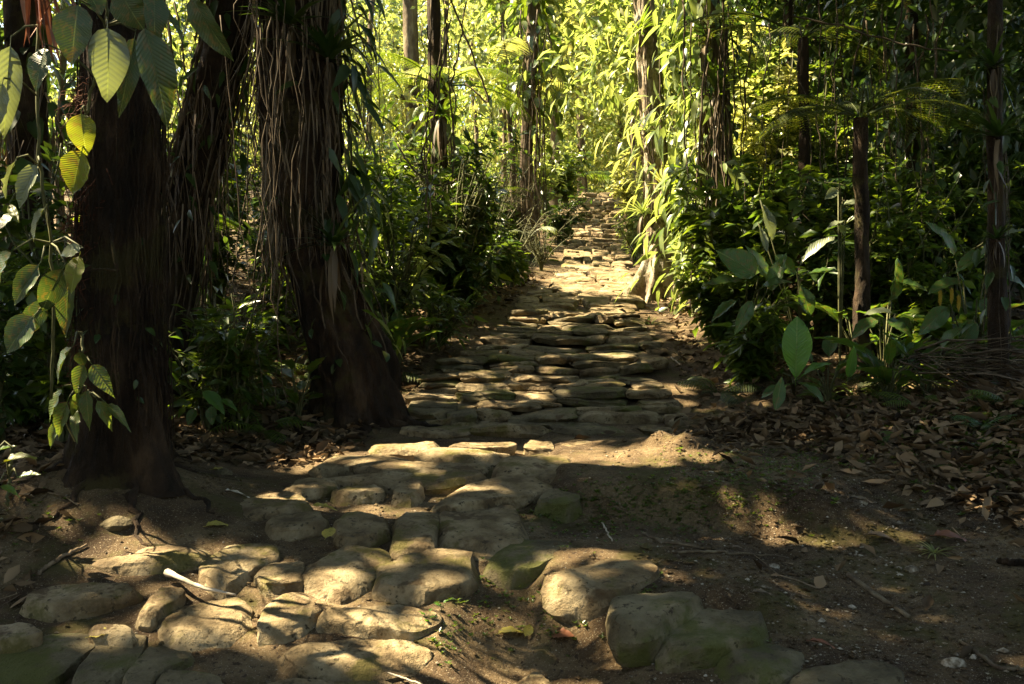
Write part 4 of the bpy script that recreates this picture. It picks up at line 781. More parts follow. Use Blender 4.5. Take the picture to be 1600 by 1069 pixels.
leafy_climber('climber with very large ribbed leaves drooping in front of the massive left trunk', P(170, 60, 4.45),
   [(168, 44, 172, 152, 62, 4.3, M_PALE, (.45, -.75, .62)), (122, 8, 108, 100, 62, 4.35, M_BIG, FCAM), (185, -20, 216, 46, 62, 4.3, M_BIG, FL), (226, 44, 268, 190, 56, 4.4, M_BIG, (.5, -.8, -.1)), (300, -5, 352, 95, 40, 4.3, M_BIG, FL), (128, -25, 160, 20, 50, 4.4, M_BIG, FUP),
    (250, 12, 296, 62, 22, 4.5, M_BIG, FUP), (210, 60, 190, 175, 34, 4.6, M_BIG, FR), (127, 178, 130, 240, 46, 4.35, M_BIGY, FCAM), (128, 236, 108, 304, 56, 4.35, M_BIGY, (-.2, -1, .2)), (70, 75, 50, 135, 36, 4.6, M_BIG, FCAM), (240, -10, 245, 60, 40, 4.5, M_BIG, FR)], [(165, -30, 4.5), (166, 40, 4.55), (150, 120, 4.6), (135, 180, 4.6), (128, 250, 4.7)], 'ovate')
leafy_climber('plant with ribbed leaves, some coloured pale as sunlit, hanging at the left picture edge', P(30, 240, 4.4),
   [(16, 72, 4, 212, 44, 4.2, M_PALE, (.4, -.8, .5)), (4, 130, -18, 210, 44, 4.2, M_PALE, FCAM), (24, 252, -4, 305, 34, 4.3, M_PALE, FUP), (58, 258, 20, 320, 32, 4.3, M_PALE, (.2, -.7, .8)), (70, 325, 40, 372, 24, 4.3, M_PALE, FUP), (30, 330, -10, 362, 26, 4.3, M_BIG, FUP), (126, 388, 90, 396, 22, 4.4, M_PALE, FCAM), (60, 415, 14, 472, 36, 4.5, M_BIG, FCAM), (98, 420, 60, 492, 40, 4.5, M_BIG, FR),
    (108, 430, 98, 528, 30, 4.6, M_BIG, FCAM), (124, 400, 106, 455, 30, 4.5, M_BIGY, FCAM), (52, 495, 2, 548, 48, 4.5, M_BIG, FCAM), (18, 395, -16, 440, 36, 4.4, M_BIG, FL), (16, 320, 28, 347, 14, 4.3, M_BIGY, FCAM), (70, 470, 30, 530, 34, 4.6, M_BIG, FR)], [(60, 40, 4.6), (58, 150, 4.6), (62, 260, 4.6), (80, 380, 4.7), (85, 480, 4.8), (80, 620, 4.9)], 'ovate')
leafy_climber('drooping plant with narrow mottled leaves at the foot of the massive left trunk', P(130, 600, 5.0),
   [(131, 570, 114, 620, 26, 4.9, M_NARROW, FCAM), (144, 570, 178, 622, 28, 4.85, M_NARROW, FCAM), (97, 608, 66, 658, 25, 4.9, M_NARROW, FL), (105, 628, 82, 688, 27, 4.9, M_NARROW, FCAM), (122, 613, 112, 655, 18, 4.9, M_NARROW, FR), (135, 610, 138, 675, 21, 4.85, M_NARROW, FCAM), (152, 626, 180, 675, 20, 4.85, M_NARROW, FR), (168, 632, 204, 667, 16, 4.85, M_NARROW, FR), (112, 543, 76, 594, 30, 4.9, M_BIG, FUP), (124, 550, 131, 576, 20, 4.9, M_BIG, FCAM), (118, 640, 116, 690, 16, 5.0, M_NARROW, FCAM), (90, 660, 74, 700, 16, 5.0, M_NARROW, FCAM)],
   [(128, 520, 5.1), (128, 570, 5.05), (124, 620, 5.05), (118, 690, 5.1)], 'lance')
t = leafy_climber('young plant with a pale yellow striped leaf low at the left edge', G(20, 740), [(8, 722, 50, 704, 22, 4.7, M_BIGY, FUP), (-5, 705, 26, 694, 14, 4.8, M_BROAD, FUP), (30, 745, 60, 735, 16, 4.7, M_BROAD, FUP), (0, 760, 34, 772, 16, 4.6, M_BROAD, FUP)], [(20, 700, 4.85), (14, 745, 4.85), (12, 790, 4.8)], 'lance', name='young_plant', cat='plant')

# broad leaved plants
def broad_plant(loc, n, L, W, mat, label, seed, group=None, stem=(.15, .45), shape='ovate', el=(.2, 1.0), cat='broad leaved plant', parts=True, name='broad_leaved_plant'):
    rg = RNG(seed); loc = np.asarray(loc, float); t = thing(name, label, cat, loc, group); mb = MB()
    for k in range(n):
        a = k*2.4+rg.uniform(-.4, .4); h = rg.uniform(*stem); s = np.array([math.cos(a), math.sin(a), 0])
        p = loc+s*h*.35+np.array([0, 0, h]); e = rg.uniform(*el); ll = L*rg.uniform(.65, 1.15); d = s*math.cos(e)+np.array([0, 0, math.sin(e)]); nn = -s*math.sin(e)+np.array([0, 0, math.cos(e)])
        tube(mb, [loc, loc+s*h*.12+np.array([0, 0, h*.6]), p], np.array([.009, .007, .005])*min(1, L/.25), 5); big_leaf(t, p, p+d*ll, W*ll/L*rg.uniform(.85, 1.15), shape, mat, k % 4, nn)
    mb.build('stem', M_STEM, t); return t
def leaves_plant(label, root, spec, shape, name='broad_leaved_plant', cat='broad leaved plant'):
    t = thing(name, label, cat, root); mb = MB(); root = np.asarray(root)
    for k, (bx, by, tx, ty, w, Y, mat, fc) in enumerate(spec):
        b = P(bx, by, Y); e = P(tx, ty, Y-.08); big_leaf(t, b, e, w/F*Y, shape, mat, k % 4, fc); tube(mb, [root, root*.6+b*.4+np.array([0, 0, .1]), b-(e-b)*.1], [.009, .008, .006], 5)
    mb.build('stem', M_STEM, t); return t
leaves_plant('plant with one large upright fresh green leaf at the edge of the right bank', G(1240, 620), [(1243, 592, 1247, 498, 46, 7, M_BROADL, (-.2, -1, .2)), (1222, 588, 1213, 640, 20, 6.9, M_BROAD, FCAM), (1235, 600, 1190, 612, 22, 7, M_BROAD, FUP), (1250, 590, 1292, 560, 18, 7.05, M_BROADL, FUP), (1252, 600, 1290, 620, 18, 6.95, M_BROAD, FUP)], 'paddle')
leaves_plant('plant with broad blue green paddle leaves behind the right bank', G(1170, 540), [(1180, 430, 1127, 388, 46, 8.5, M_BROAD, (-.3, -1, .5)), (1160, 440, 1095, 442, 24, 8.5, M_BROAD, FUP), (1200, 440, 1175, 380, 26, 8.6, M_BROAD, FR), (1190, 450, 1235, 432, 28, 8.5, M_BROAD, FUP), (1205, 455, 1222, 395, 26, 8.6, M_BROAD, FL), (1150, 470, 1110, 500, 20, 8.4, M_BROAD, FUP), (1175, 470, 1150, 520, 22, 8.3, M_BROAD, FCAM)], 'ovate')
leaves_plant('plant with one pale sunlit leaf pointing up over the right undergrowth', G(1250, 560), [(1250, 415, 1296, 362, 20, 9, M_PALE, (-.3, -.6, .8)), (1255, 430, 1310, 420, 22, 9, M_BROAD, FUP), (1245, 430, 1215, 400, 24, 9, M_BROAD, FL), (1250, 445, 1270, 490, 26, 8.9, M_BROAD, FCAM), (1190, 318, 1213, 370, 20, 9.3, M_PALE, (-.2, -.4, 1)), (1186, 352, 1200, 392, 12, 9.3, M_PALE, (-.2, -.4, 1))], 'paddle')
leaves_plant('tall thin stemmed plant with a few pale sunlit leaves left of the tree fern trunk', G(1312, 580), [(1318, 320, 1350, 312, 26, 9.2, M_PALE, (0, -.5, 1)), (1308, 296, 1290, 310, 16, 9.2, M_PALE, FCAM), (1318, 345, 1292, 352, 14, 9.2, M_PALE, FUP), (1322, 350, 1345, 332, 14, 9.2, M_PALE, FUP), (1312, 352, 1322, 365, 12, 9.2, M_BRIGHT, FUP)], 'ovate')
leaves_plant('plant with broad grey green leaves under the slim trunk at the right', G(1520, 590), [(1540, 395, 1492, 415, 30, 8.2, M_BROAD, FUP), (1575, 375, 1530, 395, 24, 8, M_PALE, FUP), (1560, 370, 1610, 352, 22, 8, M_PALE, (-.2, -.3, 1)), (1490, 400, 1460, 340, 26, 8.3, M_BROAD, FR), (1500, 440, 1450, 448, 30, 8.2, M_BROAD, FUP), (1530, 470, 1570, 500, 34, 8, M_BROAD, FCAM), (1480, 480, 1440, 520, 30, 8.1, M_BROAD, FCAM), (1520, 500, 1500, 550, 30, 7.9, M_BROAD, FCAM), (1560, 430, 1606, 440, 30, 8, M_BROAD, FUP)], 'ovate')
leaves_plant('plant with horizontal pale leaves in the middle of the right undergrowth', G(1380, 600), [(1395, 490, 1352, 482, 22, 8.6, M_PALE, FUP), (1400, 440, 1450, 450, 26, 8.7, M_BROAD, FUP), (1385, 500, 1430, 520, 30, 8.5, M_BROAD, FUP), (1370, 500, 1330, 520, 30, 8.5, M_BROAD, FUP), (1390, 470, 1415, 400, 24, 8.7, M_BROAD, FR), (1325, 590, 1336, 540, 16, 7.6, M_BROADL, FCAM), (1405, 530, 1402, 560, 20, 8.0, M_BROAD, FCAM)], 'ovate')
leaves_plant('young plant with oval green leaves between the two big left trunks', G(310, 660), [(282, 588, 248, 552, 20, 7.6, M_BROAD, FUP), (290, 585, 322, 572, 24, 7.5, M_BROADL, FUP), (300, 610, 275, 590, 16, 7.4, M_BROAD, FUP), (318, 612, 352, 640, 22, 7.2, M_BROADL, FUP), (320, 605, 350, 590, 18, 7.4, M_BROAD, FUP), (300, 630, 262, 634, 26, 7.2, M_BROAD, FUP), (330, 635, 330, 662, 18, 7.1, M_BROAD, FCAM), (345, 625, 370, 636, 12, 7.2, M_BROADL, FUP), (305, 640, 292, 662, 16, 7.1, M_BROAD, FCAM)], 'ovate')
t = leaves_plant('plant with yellow upright flower spikes on the right bank', G(1485, 560), [(1478, 500, 1440, 490, 18, 9, M_BROAD, FUP), (1490, 500, 1530, 485, 20, 9, M_BROAD, FUP), (1485, 510, 1470, 545, 20, 8.9, M_BROAD, FCAM)], 'ovate', 'flowering_plant', 'flowering plant')
for sx, sy in ((1469, 466), (1487, 463), (1498, 474)):
    mb = MB(); tube(mb, [P(sx+2, 520, 9), P(sx, sy+16, 9)], .006, 5); mb.build('flower_stem', M_STEM, t); mb = MB(); rg = RNG(sx)
    b = P(sx, sy+14, 9); n = 12; a = np.arange(n)*2.4; scatter(mb, blade(3, 'ovate', .4, -.1), b+np.stack([0*a, 0*a, np.linspace(0, .09, n)], 1), np.stack([np.cos(a)*.4, np.sin(a)*.4, 0*a+1], 1), np.stack([-np.cos(a), -np.sin(a), 0*a+.4], 1), .075, .036); mb.build('flower_spike', M_YSPIKE, t)
rng = RNG(31)
for i in range(20):
    px = rng.uniform(1110, 1640); Y = rng.uniform(7.6, 10.2); x = (px-800)/F*Y; broad_plant((x, Y, float(height(x, Y))), rng.randint(6, 10), rng.uniform(.28, .5), rng.uniform(.11, .18), M_BROAD, ('front' if Y < 8.4 else 'low')+' broad leaved plant '+where(px)+(' on the right bank' if Y < 9.2 else ' among the shrubs'), 2100+i, 'broad leaved plants on the right bank')
for i in range(9):
    px = rng.uniform(590, 720); Y = rng.uniform(9.6, 12.5); x = min((px-800)/F*Y, np.interp(Y, PY_, PC_)-np.interp(Y, PY_, PH_)-.5); broad_plant((x, Y, float(height(x, Y))), rng.randint(6, 9), rng.uniform(.25, .4), rng.uniform(.09, .14), M_BROAD, 'dark broad leaved plant '+where(px)+(', nearer the stairs foot' if Y < 10.6 else ', farther up'), 2200+i, 'broad leaved plants left of the stairs')

# ------------------------------------------------------------------ ferns and palms
def frond_geo(mb, p0, d0, length, width, pairs, droop, rng, lf=9, stalk=.12, up=(0, 0, 1)):
    d0 = unit(np.asarray(d0, float)); n = 14; s = np.linspace(0, 1, n); fl = unit(np.array([d0[0], d0[1], 0])+1e-6)
    ang = math.asin(np.clip(d0[2], -1, 1))-droop*s**1.3; pts = np.asarray(p0)+np.cumsum(np.stack([fl[0]*np.cos(ang), fl[1]*np.cos(ang), np.sin(ang)], 1), 0)*length/n
    tube(mb, pts, np.linspace(.009, .002, n)*max(1, length), 4); b = np.cross([0, 0, 1.], fl); Ps, Ts, Ns, Ls = [], [], [], []
    for k in range(pairs):
        u = stalk+(1-stalk)*k/pairs; i = u*(n-1); i0 = min(int(i), n-2); p = pts[i0]+(pts[i0+1]-pts[i0])*(i-i0); tg = unit(pts[i0+1]-pts[i0]); w = width*math.sin(math.pi*min(1, (u-stalk)/(1-stalk)*.92+.06))**.75
        for sd in (-1, 1):
            pd = unit(b*sd+tg*.45-np.array([0, 0, .22])); nn = np.cross(pd, tg)*sd; nn = nn if nn[2] > 0 else -nn
            if lf == 0: Ps.append(p); Ts.append(pd); Ns.append(nn); Ls.append(w); continue
            q = np.linspace(.08, 1, lf); c = p+pd*w*q[:, None]; c[:, 2] -= .16*w*q**2
            for s2 in (-1, 1): Ps += list(c); Ts += list(np.tile(unit(pd*.5+tg*s2), (lf, 1))); Ns += list(np.tile(nn, (lf, 1))); Ls += list(w*.17*(1-q*.75))
    if lf == 0: scatter(mb, LLAN, np.array(Ps), np.array(Ts), np.array(Ns), np.array(Ls), np.array(Ls)*.13)
    else: scatter(mb, LFAR, np.array(Ps), np.array(Ts), np.array(Ns), np.array(Ls), np.array(Ls)*.42)
def tree_fern(px, py, Y, nfr, length, mat, label, seed, r=.065, width=.34, el=(.1, .7), droop=1.1, dirs=None):
    rg = RNG(seed); b = foot(px, 0, Y); top = P(px, py, Y); t = thing('tree_fern', label, 'tree fern', b); mb = MB(); trunk(mb, [b-np.array([0, 0, .1]), (b+top)/2+np.array([.02, 0, 0]), top], [r*1.3, r, r*.9], 14, 50, .16, None, seed); mb.build('trunk', M_BARK, t)
    for k in range(nfr):
        a = (dirs[k] if dirs else k*2.4)+rg.uniform(-.15, .15); e = rg.uniform(*el); mb = MB(); frond_geo(mb, top, (math.cos(a)*math.cos(e), math.sin(a)*math.cos(e), math.sin(e)), length*rg.uniform(.8, 1.1), width, 26, droop, rg); mb.build('frond', mat, t)
    return t
tree_fern(1345, 185, 9.0, 9, 1.35, M_FERND, 'tree fern with wide arching fronds and a thin dark trunk on the right', 1, dirs=[3.1, 3.5, 2.4, 0.05, -.45, .6, -1.2, -2., 1.4], el=(.25, .75), droop=1.2)
tree_fern(690, 135, 13.5, 8, 1.5, M_FERN, 'tree fern with sunlit fronds high behind the left undergrowth', 2, .07, dirs=[.1, .5, 3.2, 2.6, -.5, -2.6, 1.5, -1.5])
tree_fern(725, 325, 13.3, 6, 1.0, M_FERN, 'small fern with glowing yellow green fronds beside the short dark trunk', 3, .04, .2, dirs=[0, .35, -.3, 3.0, 2.3, -2.4], el=(.3, .8))
tree_fern(1255, 60, 11.5, 7, 1.6, M_FERND, 'dark tree fern at the top right of the brown root hung trunk', 4, .06, dirs=[3.3, 2.7, 0, .6, -.6, -2.2, 1.6])
def fern(loc, nfr, length, width, mat, label, seed, group=None, lf=0, pairs=14, el=(.3, .9), name='fern'):
    rg = RNG(seed); t = thing(name, label, name.replace('_', ' '), loc, group)
    for k in range(nfr):
        a = k*2.4+rg.uniform(-.4, .4); e = rg.uniform(*el); mb = MB(); frond_geo(mb, loc, (math.cos(a)*math.cos(e), math.sin(a)*math.cos(e), math.sin(e)), length*rg.uniform(.7, 1.1), width, pairs, 1.1, rg, lf); mb.build('frond', mat, t)
    return t
for px, py, L, lab in [(1435, 640, .34, 'low green fern in the litter below the pile of dead fronds'), (1455, 606, .3, 'fern just under the pile of dead fronds'), (1538, 668, .26, 'small fern with one bluish frond low on the right bank'), (1378, 640, .24, 'small fern at the upper edge of the leaf litter'), (470, 590, .4, 'fern in the gap left of the leaning trunk foot'), (60, 430, .6, 'fern behind the large leaves at the left edge'), (1490, 640, .3, 'fern under the wide brown dead leaf on the right bank'), (1575, 640, .3, 'fern below the large rusty leaf at the right edge'), (1410, 690, .22, 'small fern out in the leaf litter'), (1340, 655, .24, 'small fern beside the pale stick in the litter'), (1290, 630, .3, 'fern right of the upright fresh green leaf'), (1340, 610, .3, 'fern at the edge of the right bank beside the upright leaf plant')]:
    fern(G(px, py) if py > 500 else P(px, py, 6.2), 6, L, L*.3, M_FERN if 'bluish' not in lab else M_BROAD, lab, int(px), lf=0)
rng = RNG(35)
for i in range(22):
    px = rng.uniform(235, 470); Y = rng.uniform(7.5, 10.5); x = (px-800)/F*Y; q = (x, Y, float(height(x, Y)))
    if i % 3 == 0: broad_plant(q, rng.randint(6, 10), rng.uniform(.2, .34), rng.uniform(.06, .11), M_BROAD, 'small broad leaved plant '+where(px)+(', near the litter edge' if Y < 8.6 else ', in the dim gap'), 2400+i, 'broad leaved plants between the left trunks')
    elif i % 3 == 1: fern(q, 8, rng.uniform(.4, .75), rng.uniform(.12, .2), M_FERN, 'fern '+where(px)+(' near the litter edge' if Y < 8.6 else ' deep in the dim gap'), 2400+i, 'ferns between the left trunks')
    else: shrub(px, Y, rng.uniform(.6, 1.3), .4, 7, 80, .13, M_MID, slabel(px, Y, 1, .13, M_MID, 8.6, 9.6), 'shrubs between the left trunks', 2400+i, .4, LF2)
rng = RNG(33)
for i in range(16):
    px = rng.uniform(1080, 1640) if i % 2 else rng.uniform(240, 640); Y = rng.uniform(7.8, 11); x = (px-800)/F*Y
    if -1.1 < x-np.interp(Y, PY_, PC_) < 1.4: continue
    fern((x, Y, float(height(x, Y))), 7, rng.uniform(.4, .7), rng.uniform(.1, .18), M_FERND, 'dark fern in the shade right of the stairs' if i % 2 else 'dark fern in the shade left of the stairs', 2300+i, 'ferns right of the stairs' if i % 2 else 'ferns left of the stairs')
# palm fronds
def palm(loc, dirs, length, width, mat, label, seed, droop=.9, pairs=20, group=None):
    rg = RNG(seed); t = thing('palm', label, 'palm', loc, group)
    for d in dirs: mb = MB(); frond_geo(mb, loc, d, length*rg.uniform(.85, 1.1), width, pairs, droop, rg, 0, .3); mb.build('frond', mat, t)
    return t
palm(P(828, 372, 17), [(.62, -.1, .9), (-.7, .3, .7)], .62, .26, M_PALE, 'young palm with one white sunlit frond left of the steep steps', 5, 1.6, 12)
palm(P(870, 290, 30), [(1, 0, .6), (-.8, .3, .7), (.2, .8, .8), (0, -1, .5)], 2.0, .6, M_MID, 'palm with drooping fronds high above the crest', 6)
palm(P(330, 400, 10.5), [(1, .2, .7), (-1, .2, .7), (.3, -.8, .7), (-.3, .8, .9), (.6, .6, .6)], 1.2, .34, M_MID, 'small palm in the dim gap between the left trunks', 7)
palm(P(1480, 330, 11), [(1, .2, .7), (-1, .2, .7), (.3, -.8, .7), (-.3, .8, .9), (.6, .6, .6)], 1.5, .4, M_DARK, 'small dark palm right of the tree fern', 8)
palm(P(760, 130, 19), [(1, .2, .5), (-1, .2, .6), (.3, -.8, .6), (-.3, .8, .8), (.8, .6, .5)], 1.9, .5, M_YEL, 'palm with bright arching fronds in the sunlit trees left of the path', 9)

# ------------------------------------------------------------------ hanging vines
def vines(n, x0, x1, Ya, Yb, seed, label, group, top=(3.2, 5.5), r=(.004, .011), low=(0, 1.2), mat=M_ROOT, slack=.10):
    rng = RNG(seed)
    for i in range(n):
        px = rng.uniform(x0, x1); Y = rng.uniform(Ya, Yb); f = foot(px, 0, Y); zt = EYE+.30*Y+rng.uniform(0, .5); zb = f[2]+rng.uniform(*low); p1 = np.array([f[0]+rng.uniform(-.3, .3), Y+rng.uniform(-.2, .2), zt])
        pts = wiggle((f[0], Y, zb), p1, 18, slack*rng.uniform(.3, 1.5), rng); rr = rng.uniform(*r); mb = MB(); tube(mb, pts, np.linspace(rr*.7, rr, 18)*(1+.15*rng.randn(18)), 5)
        o = mb.build('hanging_vine', mat, None, origin=tuple(pts[0])); tag(o, label, 'vine', group)
vines(30, 235, 430, 8.9, 11.5, 91, 'thin vine hanging in the dim gap between the big left trunks', 'vines between the left trunks')
vines(14, 400, 480, 7.4, 8.0, 92, 'thin pale vine hanging just in front of the leaning trunk', 'vines in front of the leaning trunk', r=(.003, .006), low=(.2, 1.6))
vines(12, 560, 720, 9.5, 13, 93, 'thin vine hanging over the left undergrowth', 'vines over the left undergrowth', low=(.5, 2))
vines(16, 1060, 1170, 11.6, 12.4, 94, 'pale vine hanging beside the root wrapped brown trunk', 'vines beside the root wrapped trunk', r=(.006, .013), low=(.2, 1.2))
vines(14, 1390, 1500, 9.5, 12.5, 95, 'straight dark vine hanging in the shade right of the tree fern', 'vines right of the tree fern', low=(.3, 1.2))
vines(10, 1190, 1330, 10, 13, 96, 'thin vine among the sunlit bushes left of the tree fern', 'vines left of the tree fern', low=(.3, 1.5))
vines(8, 795, 850, 17.5, 18.8, 97, 'pale vine hanging by the vine covered trunk left of the path', 'vines by the vine covered trunk', r=(.008, .016), low=(.6, 2))
for pts, r, lab in [([(700, -10, 12), (740, 90, 12), (770, 170, 12), (728, 130, 12.1)], .012, 'dark bent liana crossing the bright leaves at the top left of the path'), ([(620, 225, 12), (640, 260, 11.8), (685, 295, 11.6), (715, 280, 11.6)], .012, 'curved pale vine looping left of the short dark trunk'),
        ([(636, 337, 11), (665, 340, 11), (695, 345, 11)], .010, 'short pale level branch in the left undergrowth'), ([(1030, 90, 13.6), (1034, 220, 13.6), (1036, 330, 13.6)], .008, 'straight vine hanging in front of the pale trunk'), ([(510, 90, 7.8), (512, 250, 7.8), (510, 330, 7.85)], .010, 'straight light vine along the right side of the leaning trunk'),
        ([(400, 0, 7.6), (405, 130, 7.6), (440, 230, 7.7), (450, 290, 7.8)], .007, 'vine sweeping down the left side of the leaning trunk'), ([(1235, 25, 8.8), (1330, 45, 8.8), (1430, 75, 8.8), (1500, 80, 8.8)], .008, 'thin dark branch crossing the upper right shade')]:
    q = np.array([P(*a) for a in pts]); s = np.linspace(0, 1, 24); q = np.stack([np.interp(s, np.linspace(0, 1, len(q)), q[:, k]) for k in range(3)], 1)
    for _ in range(5): q[1:-1] = (q[:-2]+2*q[1:-1]+q[2:])/4
    mb = MB(); tube(mb, q+RNG(7).randn(24, 3)*.006, r, 6); tag(mb.build('vine', M_ROOT, None, origin=tuple(q[0])), lab, 'vine')
# dried orange-brown leaves hanging at the top left
t = thing('dead_leaf_cluster', 'cluster of long dried orange brown leaves hanging at the top left', 'dead leaves', P(68, -10, 4.6)); rng = RNG(8); n = 16; p = P(68, -15, 4.6)+rng.randn(n, 3)*np.array([.045, .04, .03])
mb = MB(); hanging_straps(mb, rng, p, rng.uniform(.22, .36, n), .030); mb.build('leaf_bunch', M_RUST, t)
# heap of dead fronds on the right bank
t = thing('dead_frond_heap', 'heap of dry grey brown dead fronds on the right bank', 'dead fronds', G(1500, 575)); mb = MB(); rng = RNG(61)
for k in range(90):
    a = P(rng.uniform(1395, 1580), rng.uniform(535, 595), rng.uniform(7.3, 8.0)); b = a+np.array([rng.uniform(.2, 1.3), rng.uniform(-.5, .4), rng.uniform(-.25, .25)]); z = height(a[0], a[1], False); w = wiggle(a, b, 6, .05, rng); w[:, 2] = np.maximum(w[:, 2]-.02, height(w[:, 0], w[:, 1], False)+.02); tube(mb, w, np.linspace(1, .35, 6)*rng.choice([.003, .005, .009]), 4)
mb.build('dry_stalk', M_BARKM, t, kind='stuff'); mb = MB(); n = 220; x = rng.uniform(3.1, 4.1, n); y = rng.uniform(7.2, 8.1, n); scatter(mb, LSTRAP, np.stack([x, y, height(x, y)+rng.uniform(.02, .22, n)], 1), np.stack([rng.randn(n)*.3+.9, rng.randn(n)*.4, rng.randn(n)*.15-.1], 1), rng.randn(n, 3)*.4+np.array([0, 0, 1]), rng.uniform(.2, .5, n), .015); mb.build('dry_leaf_blade', M_DEAD, t, kind='stuff')
# large rusty dead leaf at the right edge
def lone_leaf(px, py, ang, L, Wd, mat, label, lift=.01, shape='ovate', v=0, tilt=(0, 0), Y=None, name='fallen_leaf'):
    c = G(px, py) if Y is None else P(px, py, Y)
    c = c+np.array([0, 0, lift]); d = np.array([math.cos(ang), math.sin(ang), tilt[0]]); t = thing(name, label, 'leaf', c)
    big_leaf(t, c-d*L/2, c+d*L/2, Wd, shape, mat, v, (tilt[1], -.15, 1)); return t
lone_leaf(1582, 580, 1.1, .34, .12, M_RUST, 'large rusty dead leaf leaning at the right edge', .12, tilt=(.8, -.4))
lone_leaf(1518, 622, .1, .18, .10, M_RUST, 'wide brown dead leaf standing in the litter at the right', .05, tilt=(.1, -.8))
STONE_TOP = lambda px, py, yf: onplane(px, py, rowZ(rowY(yf)))
def on_stone(px, py, yf, ang, L, Wd, mat, label, shape='ovate', v=0, tilt=(0, 0), lift=.035):
    c = STONE_TOP(px, py, yf)+np.array([0, 0, lift]); d = np.array([math.cos(ang), math.sin(ang), tilt[0]]); t = thing('fallen_leaf', label, 'leaf', c); big_leaf(t, c-d*L/2, c+d*L/2, Wd, shape, mat, v, (tilt[1], -.35, 1)); return t
on_stone(340, 833, 850, .5, .12, .055, M_YLEAF, 'yellow green leaf lying behind the long flat stone', tilt=(.15, 0), lift=.05); on_stone(515, 850, 862, 1.3, .09, .07, M_YLEAF, 'yellow green heart shaped leaf propped between two stones', v=1, tilt=(.5, 0), lift=.06); on_stone(508, 800, 815, -.2, .15, .035, M_YLEAF, 'thin yellow leaf on the top of a stone', 'lance', 2)
lone_leaf(800, 1000, .35, .13, .07, M_YLEAF, 'large yellow leaf in the earth hollow, the left one of two', .03, v=3, tilt=(.15, -.3)); lone_leaf(826, 998, 1.2, .085, .045, M_YLEAF, 'small curled yellow leaf beside the larger one in the hollow', .03, v=1, tilt=(.4, .5)); lone_leaf(878, 1003, -.3, .10, .075, M_RUST, 'red brown curled leaf in the earth hollow', .03, tilt=(.2, -.5), v=2)
on_stone(166, 1000, 1020, .5, .13, .06, M_YLEAF, 'green yellow leaf with dark edge on the lower left stones', v=2, tilt=(.2, -.3)); lone_leaf(346, 738, .1, .12, .05, M_YLEAF, 'pale green leaf on the earth near the trunk foot', .02); lone_leaf(370, 770, 0, .16, .03, M_BONE, 'long pale dry leaf lying behind the steps', .02, 'lance'); lone_leaf(485, 695, .3, .1, .07, M_YLEAF, 'pale yellow leaf in the litter near the leaning trunk', .02)
lone_leaf(1190, 935, .1, .09, .03, M_DEAD, 'dark curled leaf on the bare earth right of the stones', .02, tilt=(.1, .5)); lone_leaf(1285, 1020, -.3, .10, .03, M_RUST, 'reddish leaf tucked between the lower right stones', .04); lone_leaf(1085, 1052, .1, .10, .05, M_RUST, 'brown leaf standing beside a white stone chip', .03, tilt=(.1, -.6)); lone_leaf(1155, 860, .2, .08, .035, M_DEAD, 'small dark leaf beside the root on the earth', .02); lone_leaf(1345, 790, -.5, .12, .07, M_STRAW, 'pale tan leaf at the edge of the litter', .03, tilt=(.1, .2)); lone_leaf(1485, 850, -.2, .16, .09, M_RUST, 'broad red brown leaf below the litter edge', .04, tilt=(.1, -.4)); lone_leaf(1378, 850, -.2, .15, .07, M_DEAD, 'dark brown leaf flat at the foot of the litter', .03); lone_leaf(1247, 828, .3, .09, .035, M_STRAW, 'small tan leaf on the sunlit earth', .02)
# bleached stick and other sticks
def stick(pts, r, mat, label, name='fallen_stick', n=20, amp=.008):
    q = np.array(pts); s = np.linspace(0, 1, n); q = np.stack([np.interp(s, np.linspace(0, 1, len(q)), q[:, k]) for k in range(3)], 1)
    for _ in range(3): q[1:-1] = (q[:-2]+2*q[1:-1]+q[2:])/4
    q = q+RNG(int(abs(q[0, 0])*1000)).randn(n, 3)*amp*.4; rr = np.interp(s, np.linspace(0, 1, len(r)), r); mb = MB(); tube(mb, q, rr, 8); return tag(mb.build(name, mat, None, origin=tuple(q[0])), label, 'stick')
z = rowZ(rowY(950))
stick([onplane(262, 895, z+.06), onplane(275, 900, z+.06), onplane(310, 917, z+.05), onplane(368, 930, z+.03)], [.020, .013, .010, .009, .004], M_BONE, 'bleached white sheath lying across the flat lower left stone', amp=.002)
def gp(a, dz=.012): p = G(*a); p[2] += dz; return p
stick([gp((1325, 905)), gp((1375, 935)), gp((1420, 962))], [.013, .012, .011], M_BARKM, 'dark straight stick on the bare earth at the right', amp=.003); stick([gp((1005, 838)), gp((1040, 852)), gp((1080, 858)), gp((1110, 862))], [.010, .009, .004], M_BARKM, 'thin dark root lying on the earth below the platform edge'); stick([gp((1060, 869)), gp((1110, 866)), gp((1160, 870)), gp((1235, 872))], [.006, .008, .004], M_BARKM, 'long thin root lying on the bare earth'); stick([gp((1500, 1000)), gp((1560, 1045)), gp((1620, 1045))], [.006, .009, .010], M_BARKM, 'dark root at the lower right corner')
stick([gp((1305, 728)), gp((1340, 735)), gp((1368, 745))], [.010, .009, .006], M_TWIG, 'grey stick among the leaf litter'); stick([gp((1445, 762), .03), gp((1490, 778), .03), gp((1515, 790), .02)], [.006, .007, .005], M_TWIG, 'curved pale twig on the leaf litter'); stick([gp((1560, 885)), gp((1600, 890)), gp((1640, 888))], [.016, .018, .02], M_BARK, 'dark branch end at the right edge'); stick([gp((1048, 562)), gp((1064, 572))], [.006, .006], M_BONE, 'short pale twig in the litter right of the stairs'); stick([gp((1300, 645)), gp((1340, 630)), gp((1375, 628))], [.008, .008, .005], M_TWIG, 'pale stick at the upper edge of the litter')
